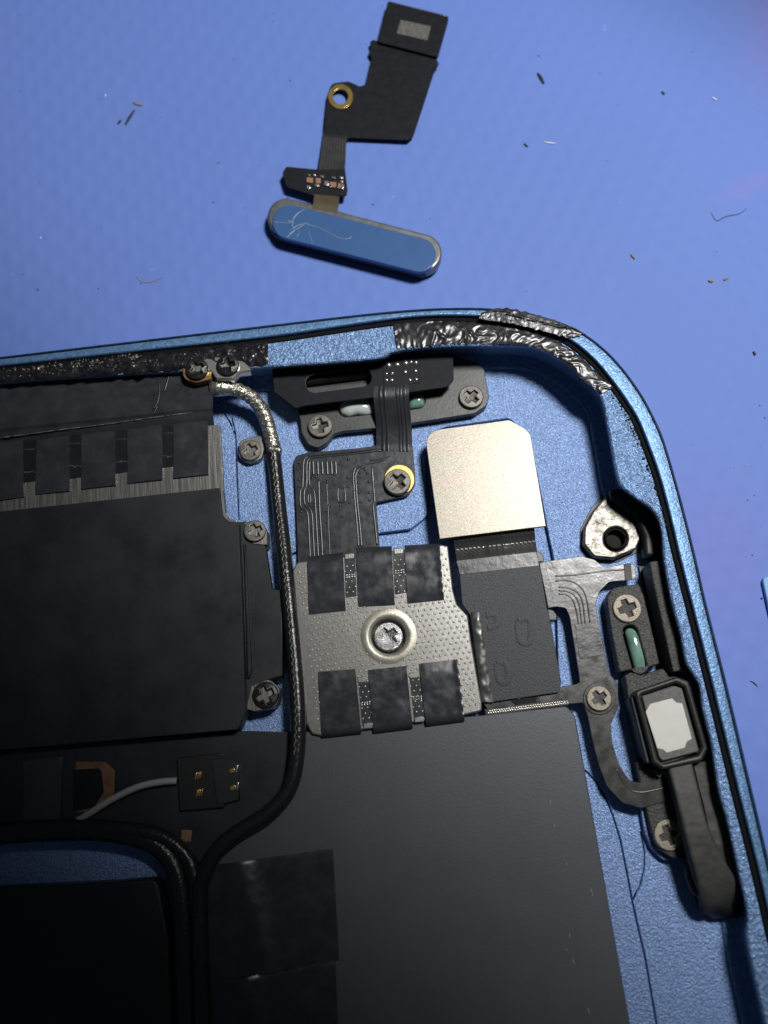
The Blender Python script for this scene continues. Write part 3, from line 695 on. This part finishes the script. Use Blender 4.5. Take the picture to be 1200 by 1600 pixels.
for gi, (g, qs) in enumerate(tabs.items()):
    for i, (a, b, c, d) in enumerate(qs):
        def mixp(p, q, t): return (p[0] * (1 - t) + q[0] * t, p[1] * (1 - t) + q[1] * t)
        st = []
        for t, z in ((0, .33 if g == 'upper' else ZS + .008), (.06, ZS + .006 if g == 'upper' else ZS + .012), (.2, ZS + .018), (.5, ZS + .016), (.8, ZS + .018), (.95, ZS + .012), (1, ZS + .008 if g == 'upper' else .345)):
            l, r_ = mixp(a, d, t), mixp(b, c, t); st.append((*l, *r_, z))
        o = ribbon('tape_tab', st, M['tape'], None, thick=.010, nl=40, nw=30, rough=(.004, .007, .010)[(i + gi) % 3], rs=2.6, seed=i * 7 + gi * 31,
                   ridge=(lambda u, t, i=i: .008 * math.exp(-((u - .97) / .06) ** 2) * abs(math.sin(t * 13 + 3 * t * t)) if i == 2 else .0))
        o.parent = sh
        o['label'] = '%s black tape tab on the %s edge of the dimpled shield' % (('left', 'middle', 'right')[i], g)
for a in ([(538, 870), (555, 868), (557, 931), (540, 934)], [(613, 862), (632, 860), (635, 926), (617, 929)], [(560, 1068), (577, 1066), (582, 1132), (566, 1135)], [(640, 1060), (656, 1058), (664, 1122), (647, 1126)]):
    o = plate('film_bridge', a, ZS - .01, ZS + .004, M['flex'], None, bev=.001); o.parent = sh
    mx_, my = sum(p[0] for p in a) / 4, sum(p[1] for p in a) / 4
    for r_ in (0, 1):
        for k in range(4):
            q = blob('solder_bead', circ(mx_ - 6 + k * 4.2, my - 2 + r_ * 3.6 - k * .5, 1.8, 8), ZS + .003, .008, M['solder'], None, rings=3); q.parent = sh
for x, y in ((546, 869), (623, 861), (575, 1134), (655, 1124), (566, 1062), (647, 1055)):
    o = box_at('bright_pad', x, y, 15, 9, -6, ZS - .005, ZS + .010, M['nickel'], None, .006); o.parent = sh

# ---------------- connector row under the board and the silver seam
plate('socket_strip', [(755, 1098), (880, 1080), (886, 1096), (764, 1112, 4)], .2, .29, M['flex_grey'], TB, bev=.004)
plate('socket_mouth', circ(818, 1091, 21, 20, 12), .2, .296, M['flex_dark'], TB, bev=.003)
crumbs('socket_sparkles', [(812, 1091, .30, .012), (818, 1090, .30, .012)], M['solder'], TB)  # sparkles inside the socket, put in as bright grains
V = []; F = []
for r_ in range(3):
    for k in range(34):
        t = k / 33; x = 762 + t * 124 + (r_ % 2) * 2; y = 1112 - t * 15.5 - 2.9 * r_ + 6 - 2
        c = P(x, y, .300); b = len(V)
        for dx, dy in ((-.012, 0), (0, -.008), (.012, 0), (0, .008)): V.append(c + Vector((dx, dy, 0)))
        V.append(c + Vector((0, 0, .008))); F += [(b, b + 1, b + 4), (b + 1, b + 2, b + 4), (b + 2, b + 3, b + 4), (b + 3, b, b + 4)]
o = meshobj('woven_silver_seam', V, F, M['solder'], TB); o['kind'] = 'stuff'; o['label'] = 'woven silver seam along the battery top edge'
plate('seam_base', [(757, 1108), (886, 1092), (888, 1099), (760, 1119)], .2, .298, M['flex_grey'], TB, bev=.003)

# ---------------- batteries
plate('battery', [(466, 1145), (500, 1140), (757, 1117, 6), (885, 1103, 10), (899, 1118, 12), (985, 1600), (1040, 1900), (300, 1900), (300, 1380), (330, 1340), (365, 1306), (415, 1275), (448, 1240), (462, 1190)], .13, .325, M['battery'], TB, bev=.014, bres=2, label='large dark grey battery pack in the lower middle')
rg = random.Random(11)
for x, y, l in ((860, 1254, 6), (925, 1395, 12), (885, 1350, 4), (890, 1462, 6), (896, 1503, 9), (920, 1580, 8), (866, 1290, 3), (885, 1484, 3)):
    tube('battery_nick', [(x - l * .15, y - l / 2, .3255), (x, y, .3262), (x + l * .18, y + l / 2, .3255)], .0035, M['wire'], TB, n=6, seg=5)

# ---------------- threaded boss
plate('boss_gap_shade', [(950, 764, 6), (924, 793, 8), (906, 828, 8), (906, 856, 10), (924, 877, 10), (964, 879, 10), (998, 862, 10), (1034, 872), (1036, 830, 8), (1010, 800), (985, 782), (965, 765, 4)], .10, .128, M['black'], TB, bev=.004)  # black sheet painting the dark gap round the boss
plate('screw_boss', [(951, 770, 4), (927, 797, 6), (913, 824, 8), (912, 850, 10), (928, 870, 10), (960, 873, 10), (994, 858, 8), (1003, 838, 8), (993, 812, 6), (972, 797)], .10, .215, M['boss'], TB, bev=.016, bres=2, holes=[circ(962, 842, 18.5)], label='tinned threaded boss at the frame corner')
plate('boss_hole_shade', circ(962, 842, 24), .11, .14, M['recess'], TB, bev=.002)  # black disc, the dark inside the hole put into its colour
for k in range(4):
    z = .205 - k * .022; c = P(962, 842, z)
    tube('thread_turn', [(c.x + .085 * math.cos(t * math.pi / 6), c.y + .085 * math.sin(t * math.pi / 6), z) for t in range(13)], .011, M['recess'], TB, n=26, seg=6, px=False)
plate('boss_shroud', [(953, 764, 3), (974, 762, 4), (1000, 781, 6), (1022, 800, 8), (1033, 826), (1035, 872), (1008, 868), (1006, 838, 10), (993, 806, 10), (970, 790, 6), (955, 778)], .13, .30, M['black'], TB, bev=.03, bres=3, label='curved black shroud round the threaded boss')

# ---------------- right-hand flex, bracket and gasket
fx = [(842, 879), (860, 876), (908, 869), (928, 874, 8), (946, 887, 10), (976, 881), (992, 882), (994, 904), (978, 907), (952, 909, 12), (937, 924, 12), (931, 942), (934, 968), (942, 1004), (951, 1050), (966, 1070, 10), (966, 1106, 12), (954, 1132, 8), (957, 1162), (968, 1196, 10), (984, 1220, 10), (999, 1223), (1030, 1215), (1048, 1214), (1048, 1250), (1002, 1263, 8), (972, 1254, 14), (948, 1228, 14), (936, 1196), (926, 1158), (918, 1118, 6), (911, 1098, 4), (866, 1102), (862, 1076), (900, 1069), (906, 1066, 3), (904, 1050), (890, 964), (884, 950, 6), (870, 948), (856, 950)]
plate('side_flex', fx, .255, .272, M['flex_grey'], TB, bev=.004, label='branching grey flex cable along the right frame')
plate('flex_sleeve', [(899, 976), (936, 971), (943, 1022), (906, 1030)], .272, .277, M['flex'], TB, bev=.001)
plate('flex_sleeve', [(843, 880), (852, 878), (866, 948), (857, 950)], .272, .282, M['flex'], TB, bev=.002)
plate('flex_sleeve', [(975, 881), (986, 880), (988, 906), (977, 907)], .272, .280, M['felt'], TB, bev=.002)
def R6(x, y): return (840 + x / 5, 860 + y / 5)
for off_ in (0, 1, 2):
    o_ = off_ * 26
    trace([(165, 340 - o_), (220 + o_ * .4, 345 - o_), (270 + o_ * .8, 380 - o_), (300 + o_, 460 - o_), (320 + o_, 580)], 2.2, M['flex_grey'], .272, TB, R6, .4)
trace([(140, 200), (300, 190), (520, 160), (680, 150)], 2.2, M['flex_grey'], .272, TB, R6, .4)
trace([(140, 240), (240, 235), (330, 280), (380, 370), (410, 560)], 2.2, M['flex_grey'], .272, TB, R6, .4)
for q in ((1000, 1236), (985, 1244)): pass
tube('trace', [(962, 1200, .272), (978, 1228, .272), (1000, 1238, .272), (1044, 1230, .272)], .007, M['flex_grey'], TB, n=24, seg=8, flat=.4)
plate('flex_lug', circ(937, 1091, 26, 28), .26, .281, M['flex_grey'], TB, bev=.005)
screw(936.5, 1091, 18.5, .305, 'light', 28, 'bright screw on the branching flex cable')

plate('side_bracket', [(948, 935, 14), (958, 918, 10), (998, 912, 4), (1006, 930), (1031, 1037, 3), (1008, 1044), (968, 1050, 3), (955, 985)], .13, .29, M['plastic'], TB, bev=.012, bres=2, holes=[stadium(985, 988, 999, 1038, 12)], label='grainy black bracket with a green glue slot at right')
plate('slot_floor', stadium(985, 988, 999, 1038, 14), .1, .16, M['black'], TB, bev=.002)
blob('glue_drop', stadium(987, 990, 1000, 1040, 10.5, 8), .215, .06, M['glue'], TB, 'long green glue drop in the side bracket')
screw(980.5, 950, 22, .315, 'light', 14, 'bright screw at the top of the side bracket')
plate('channel_dark', [(998, 885), (1036, 880), (1060, 950), (1076, 1050), (1030, 1056), (1006, 930)], .10, .15, M['black'], TB, bev=.004)  # flat black plate for the deep dark between bracket and rib
plate('outer_rib', [(1014, 878, 4), (1029, 875, 5), (1036, 900), (1070, 1046, 4), (1052, 1051, 4), (1034, 970)], .14, .40, M['plastic'], TB, bev=.014, bres=2, label='grainy black rib beside the right frame')
plate('lower_collar', [(976, 1056, 4), (986, 1050), (1004, 1056, 6), (1016, 1050, 6), (1036, 1044, 5), (1046, 1056), (1066, 1056, 5), (1078, 1066), (1000, 1090), (984, 1100)], .14, .31, M['plastic'], TB, bev=.014, bres=2)
# rubber gasket frame with pad
gk = [(991, 1080, 8), (1058, 1057, 10), (1077, 1064, 8), (1107, 1170, 6), (1098, 1190, 8), (1036, 1203, 8), (1020, 1192, 6)]
gin = [(1001, 1086, 6), (1057, 1067, 7), (1070, 1074, 5), (1097, 1168, 5), (1091, 1180, 5), (1037, 1193, 6), (1029, 1186, 4)]
plate('gasket_frame', gk, .25, .455, M['rubber'], TB, bev=.022, bres=3, holes=[gin], label='raised black rubber gasket frame round the white pad')
plate('gasket_body', [(985, 1088, 6), (1060, 1062), (1080, 1072), (1102, 1172), (1036, 1196), (1010, 1192)], .13, .395, M['black'], TB, bev=.006)
plate('mesh_pad', [(1003, 1088, 4), (1056, 1072, 4), (1066, 1076, 3), (1092, 1174, 3), (1036, 1189, 4), (1030, 1184)], .39, .436, M['mesh'], TB, bev=.008, label='ribbed grey mesh under the white pad')
plate('white_pad', [(1016, 1100), (1050, 1091), (1057, 1098), (1066, 1099), (1081, 1154), (1073, 1159), (1070, 1168), (1042, 1176), (1036, 1171), (1027, 1169), (1009, 1112)], .436, .440, M['white'], TB, bev=.001, label='white pad inside the black rubber gasket')
lb = plate('lower_bracket', [(995, 1190), (1018, 1196), (1050, 1206), (1100, 1190), (1130, 1320), (1085, 1345, 6), (1050, 1341, 18), (1030, 1328, 12), (1018, 1302), (1009, 1258)], .13, .26, M['plastic'], TB, bev=.014, bres=2, label='lower end of the side bracket with a half shaded screw')
plate('bracket_foot', [(1001, 1262), (1010, 1258), (1020, 1302), (1034, 1332, 10), (1052, 1345, 10), (1036, 1344, 12), (1018, 1326, 12), (1008, 1302)], .12, .19, M['anod'], TB, bev=.01)
screw(1046, 1305, 21.5, .285, 'light', 14, 'bright screw at the foot of the side bracket')
ribbon('felt_strip', [(1084, 1194, 1108, 1188, .37), (1094, 1235, 1119, 1228, .375), (1106, 1285, 1131, 1278, .375), (1117, 1335, 1142, 1328, .37), (1122, 1360, 1147, 1353, .36)], M['felt'], TB, thick=.14, nl=40, nw=12, rough=.01, rs=10, label='fuzzy dark strip beside the long rubber arm')
ribbon('rubber_arm', [(1044, 1198, 1082, 1192, .43), (1057, 1248, 1094, 1240, .47), (1069, 1298, 1107, 1290, .485), (1080, 1340, 1126, 1332, .48), (1092, 1385, 1150, 1375, .45), (1100, 1415, 1152, 1400, .38), (1104, 1430, 1156, 1416, .28)], M['felt'], TB, thick=.10, nl=60, nw=20, rough=.010, rs=3.5,
       ridge=lambda u, t: -.014 * (abs(u - .5) * 2) ** 10, label='long grey rubber arm hanging below the gasket')
tube('arm_hook', [(1076, 1352, .27), (1078, 1370, .30), (1086, 1390, .32), (1096, 1398, .30), (1100, 1420, .25)], .035, M['rubber'], TB, n=30, seg=10)
blob('arm_tail', [(1080, 1360), (1096, 1385), (1110, 1400), (1148, 1398), (1160, 1420), (1150, 1434), (1110, 1434), (1094, 1424), (1084, 1400)], .13, .2, M['black'], TB)
tube('spring_contact', [(1024, 1203, .30), (1030, 1214, .31), (1036, 1205, .32), (1043, 1214, .31), (1044, 1204, .30)], .008, M['bezel'], TB, n=24, seg=6)

# ---------------- dark lower left
plate('lower_board', [(-420, 1200), (386, 1142), (470, 1144), (464, 1190), (450, 1242), (417, 1277), (367, 1308), (322, 1350), (280, 1340), (240, 1318), (150, 1306), (-420, 1330)], .13, .295, M['cover'], TB, bev=.006, label='dark circuit board below the left shield')
plate('grey_pad', [(36, 1188, 3), (97, 1182, 3), (94, 1288), (36, 1292)], .265, .31, M['flex_grey'], TB, bev=.006)
plate('copper_frame', [(118, 1190), (164, 1190, 10), (179, 1204, 10), (178, 1240, 6), (150, 1268), (118, 1270)], .265, .303, M['copper'], TB, bev=.004, label='copper frame in the dark lower left')
plate('frame_insert', [(114, 1203), (158, 1200, 8), (162, 1238, 6), (146, 1262), (114, 1268)], .27, .308, M['flex_dark'], TB, bev=.004)
sk = plate('wire_socket', [(276, 1184, 3), (345, 1176, 3), (352, 1250), (350, 1262, 3), (280, 1268, 3)], .265, .325, M['black'], TB, bev=.008, label='black wire socket with gold contacts')
plate('socket_cap', [(330, 1186), (352, 1184), (372, 1196), (374, 1250), (352, 1256), (338, 1256)], .265, .332, M['cover'], TB, bev=.008)
for x, y in ((309, 1213), (311, 1240)):
    for k in range(3):
        q = box_at('gold_contact', x - 3 + k * 3.5, y - k, 2.4, 12, 10, .32, .336, M['goldring'], None, .004); q.parent = sk
for x, y in ((363, 1204), (364, 1231)):
    q = box_at('gold_contact', x, y, 9, 7, -20, .328, .344, M['goldring'], None, .004); q.parent = sk
    q = box_at('bright_contact', x + 7, y - 3, 3.5, 12, 4, .328, .346, M['solder'], None, .004); q.parent = sk
box_at('amber_chip', 291, 1306, 16, 18, 5, .26, .303, M['brown'], TB, .004)
tube('white_wire', [(118, 1284, .29), (140, 1271, .32), (175, 1249, .34), (215, 1230, .345), (250, 1222, .34), (276, 1220, .335)], .027, M['wire'], TB, n=40, seg=10, label='short white wire running into the black socket')
tube('wire_end', [(104, 1294, .28), (112, 1288, .285), (120, 1283, .29)], .012, M['highlight_wire'], TB, n=8, seg=6)
tube('foam_cable', [(-420, 1322, .30), (-100, 1310, .30), (60, 1298, .30), (160, 1298, .30), (230, 1312, .30), (266, 1340, .30), (282, 1385, .30), (288, 1450, .30), (292, 1560, .30), (310, 1880, .30)], .085, M['sheath'], TB, n=90, seg=12, label='thick black cable bent round the dark recess')
tube('foam_cable', [(120, 1300, .33), (190, 1296, .34), (250, 1306, .34), (285, 1330, .34), (302, 1362, .34), (308, 1420, .34), (318, 1560, .34), (336, 1880, .34)], .06, M['sheath'], TB, n=80, seg=12, label='thinner black cable bent beside the battery')
plate('speaker_box', [(-420, 1408), (-100, 1392), (180, 1378), (246, 1372, 18), (262, 1460), (284, 1900), (-420, 1900)], .13, .34, M['cover'], TB, bev=.02, bres=2, label='black speaker box in the dark corner')
def sheet(q, z, lab, seed):
    a, b, c, d = q; st = []
    for t in (0, .02, .2, .4, .6, .8, 1):
        st.append((a[0] * (1 - t) + d[0] * t, a[1] * (1 - t) + d[1] * t, b[0] * (1 - t) + c[0] * t, b[1] * (1 - t) + c[1] * t, z + (.006 if 0 < t < 1 else .002)))
    return ribbon('tape_sheet', st, M['tape'], TB, thick=.008, nl=50, nw=50, rough=.012, rs=1.5, seed=seed, ridge=lambda u, t: .030 * math.exp(-((u - .30 - .16 * t) / .09) ** 2), label=lab)
sheet([(308, 1355), (520, 1326), (530, 1500), (322, 1538)], .332, 'upper black tape sheet on the battery', 3)
sheet([(322, 1536), (524, 1504), (534, 1750), (336, 1790)], .340, 'lower black tape sheet on the battery', 9)

# ------------------------------------------------------------------ loose power button with its flex
PB = root('power_button', P(560, 370, 0), 'loose blue power button on a black flex cable above the tablet', 'button')
ZX = .05
fb = plate('flex_cable', [(577, 66, 5), (583, 62), (590, 64), (590, 60), (684, 86), (682, 92), (686, 100, 4), (679, 110, 3), (663, 160), (646, 212, 5), (638, 219, 5), (545, 215, 3), (542, 220), (506, 212), (507, 190), (511, 150, 12), (518, 130, 12), (545, 127, 8), (562, 135, 6), (571, 132, 3), (581, 90, 2), (576, 82, 3), (580, 74, 2)], ZX, ZX + .014, M['flex_dark'], PB, bev=.003,
           holes=[circ(532, 150.5, 12)], label='flat black flex of the loose button')
plate('stiffener', [(606, 1, 5), (702, 25, 6), (684, 89, 4), (590, 65, 4)], ZX + .015, ZX + .05, M['flex_dark'], PB, bev=.004, label='black connector plate with an etched grey patch')
plate('etched_patch', [(626, 31), (673, 41), (668, 63), (620, 52)], ZX + .05, ZX + .0515, M['etch'], PB, bev=.0004)
plate('eyelet', circ(532, 150.5, 19.5), ZX + .013, ZX + .028, M['goldring'], PB, bev=.004, holes=[circ(532, 150.5, 12)], label='gold eyelet in the black flex')
for a in ([(608, 4), (702, 27)],):
    tube('bright_edge', [(607, 2.5, ZX + .05), (655, 14.5, ZX + .05), (700, 26, ZX + .05)], .004, M['bezel'], PB, n=12, seg=5)
ribbon('ribbon_neck', [(506, 205, 543, 207, ZX + .010), (504, 220, 541, 222, ZX + .016), (501, 242, 540, 246, ZX + .03), (498, 262, 539, 266, ZX + .05), (497, 275, 541, 280, ZX + .055)], M['flex_grey'], PB, thick=.012, nl=40, nw=40, ridge=lambda u, t: .003 * math.sin(u * 55), label='narrow grey neck of the flex')
tl = plate('component_tail', [(498, 265), (447, 260, 6), (441, 270, 4), (448, 292, 8), (480, 302), (491, 306), (541, 306, 4), (543, 296), (539, 264)], ZX + .045, ZX + .062, M['flex_dark'], PB, bev=.003, label='black flex tail carrying tiny components')
for x, y, w, h, k in ((484, 281, 10, 8, 'brown'), (497, 282, 8, 8, 'brown'), (510, 286, 7, 7, 'solder'), (520, 288, 10, 8, 'brown'), (530, 290, 5, 8, 'brown'), (535, 291, 4, 8, 'solder'), (482, 292, 6, 5, 'solder'), (495, 289, 6, 4, 'solder'), (516, 290, 4, 4, 'solder'), (483, 273, 4, 3, 'bezel'), (491, 273, 4, 3, 'solder'), (503, 275, 6, 3, 'bezel'), (521, 277, 6, 3, 'bezel'), (533, 277, 5, 4, 'solder'), (534, 283, 4, 4, 'solder')):
    q = box_at('chip_component', x, y, w, h, 6, ZX + .060, ZX + .060 + .02, M[k], None, .004); q.parent = tl
ribbon('amber_neck', [(491, 303, 530, 307, ZX + .06), (490, 314, 529, 320, ZX + .10), (488, 326, 527, 334, ZX + .10)], M['flex_neck'], PB, thick=.012, nl=24, nw=24, label='amber flex entering the button')
plate('bezel', stadium(447, 338, 661, 394, 29.5, 18), .03, .150, M['bezel'], PB, bev=.025, bres=3, label='grey metal bezel of the button')
plate('button_base', stadium(448, 345, 656, 399, 28.5, 18), .02, .12, M['black'], PB, bev=.02)
cp = plate('button_cap', stadium(452.5, 346.5, 654.5, 398, 26.8, 18), .12, .168, M['button'], PB, bev=.008, bres=2, label='scratched blue face of the button')
def R0(x, y): return (400 + x / 3.6375, y / 3.6375)
for pts, w in (([(275, 1190), (235, 1215), (210, 1250), (205, 1290)], 2.0), ([(105, 1262), (150, 1265), (195, 1268)], 1.4), ([(290, 1275), (360, 1295), (420, 1325), (470, 1352), (520, 1358), (545, 1345)], 1.6), ([(180, 1255), (200, 1262), (215, 1270)], 3.2), ([(205, 1300), (230, 1285), (270, 1270), (300, 1275)], 2), ([(190, 1330), (215, 1310), (250, 1290), (290, 1262)], 1.4), ([(175, 1350), (200, 1325), (220, 1312)], 1.4), ([(300, 1310), (310, 1350), (325, 1385)], 1), ([(230, 1345), (245, 1325), (240, 1300)], 1.2)):
    trace(pts, w, M['scratch'], .1655, cp, R0, .4)

# ------------------------------------------------------------------ neighbouring card and loose specks on the mat
cr_ = plate('blue_card', [(1191, 902, 8), (1300, 878), (1320, 975), (1212, 998, 8)], .004, .05, M['card'], None, bev=.008)
tag(cr_, 'light blue flat piece at the right picture edge', 'card')
def bit(name, pts, r, m, label, cat, group=None):
    o = tube(name, [(x, y, r * .8) for x, y in pts], lambda t: r * (.45 + .55 * math.sin(math.pi * min(max(t, .08), .92))), m, None, n=14, seg=7, flat=.7)
    c = sum((P(x, y, 0) for x, y in pts), Vector()) / len(pts)
    o.data.transform(Matrix.Translation(-c)); o.location = c
    return tag(o, label, cat, group)
bit('debris_crumb', [(840, 114), (845, 121), (850, 130)], .016, M['speck_dark'], 'largest black crumb on the mat right of the flex connector', 'crumb')
bit('debris_crumb', [(196, 194), (202, 184), (210, 172)], .014, M['speck_dark'], 'thin dark sliver on the mat at upper left', 'sliver')
bit('debris_crumb', [(208, 160), (216, 163), (223, 164)], .012, M['speck_tan'], 'brownish flake touching the tip of the dark sliver', 'flake')
bit('debris_crumb', [(184, 193), (187, 190), (189, 187)], .012, M['speck_dark'], 'tiny dark crumb just left of the dark sliver', 'crumb')
bit('debris_crumb', [(819, 224), (822, 227), (825, 229)], .010, M['speck_dark'], 'small dark crumb left of the short white fibre', 'crumb')
bit('fibre', [(850, 222), (858, 223), (868, 224)], .007, M['speck_white'], 'short white fibre below the largest black crumb', 'fibre')
bit('debris_crumb', [(1034, 143), (1036, 145), (1039, 147)], .012, M['speck_dark'], 'small black crumb at upper right left of the white speck', 'crumb')
bit('debris_crumb', [(1113, 152), (1116, 154), (1120, 156)], .008, M['speck_white'], 'bright white speck at upper right of the mat', 'speck')
bit('debris_crumb', [(986, 397), (989, 400), (992, 404)], .013, M['speck_tan'], 'tan crumb alone above the frame corner', 'crumb')
bit('debris_crumb', [(1107, 437), (1111, 439), (1115, 438)], .014, M['speck_tan'], 'left tan crumb of the close pair at right', 'crumb')
bit('debris_crumb', [(1131, 437), (1135, 435), (1138, 434)], .013, M['speck_tan'], 'right tan crumb of the close pair at right', 'crumb')
bit('fibre', [(1111, 332), (1117, 343), (1122, 345), (1130, 340), (1140, 337), (1152, 335), (1162, 330), (1166, 325)], .004, M['speck_dark'], 'thin wavy dark hair on the mat at right', 'hair')
bit('fibre', [(213, 432), (222, 440), (236, 440), (254, 433)], .005, M['speck_tan'], 'pale curved fibre on the mat above the left frame', 'fibre')
bit('debris_crumb', [(1177, 549), (1179, 552), (1180, 555)], .012, M['speck_dark'], 'dark crumb at the far right edge above the violet stain', 'crumb')
bit('fibre', [(1172, 1064), (1178, 1067), (1184, 1073)], .005, M['speck_dark'], 'short dark hair on the mat below the blue card', 'hair')
rg = random.Random(21); sp = []
for k in range(130):
    x, y = rg.uniform(-60, 1260), rg.uniform(-60, 540)
    if y > 460 and x < 1000: continue
    sp.append((x, y, .003, rg.uniform(.25, 1) ** 3 * .012))
for k in range(70):
    y = rg.uniform(500, 1250); x = rg.uniform(1010 + (y - 500) * .24 + 60, 1260); sp.append((x, y, .003, rg.uniform(.25, 1) ** 3 * .013))
d1 = crumbs('dust', sp[::2] + sp[1::4], M['speck_dark'], None, 'stuff'); d1['label'] = 'fine dark dust scattered over the mat'
d2 = crumbs('lint', sp[3::4], M['speck_white'], None, 'stuff', rnd=5); d2['label'] = 'fine pale lint scattered over the mat'

# sub-parts were modelled in place: bring them into their parents' space
for o in scene.objects:
    if o.parent is not None and o.parent.parent is not None and o.type == 'MESH':
        o.matrix_parent_inverse = Matrix.Identity(4)
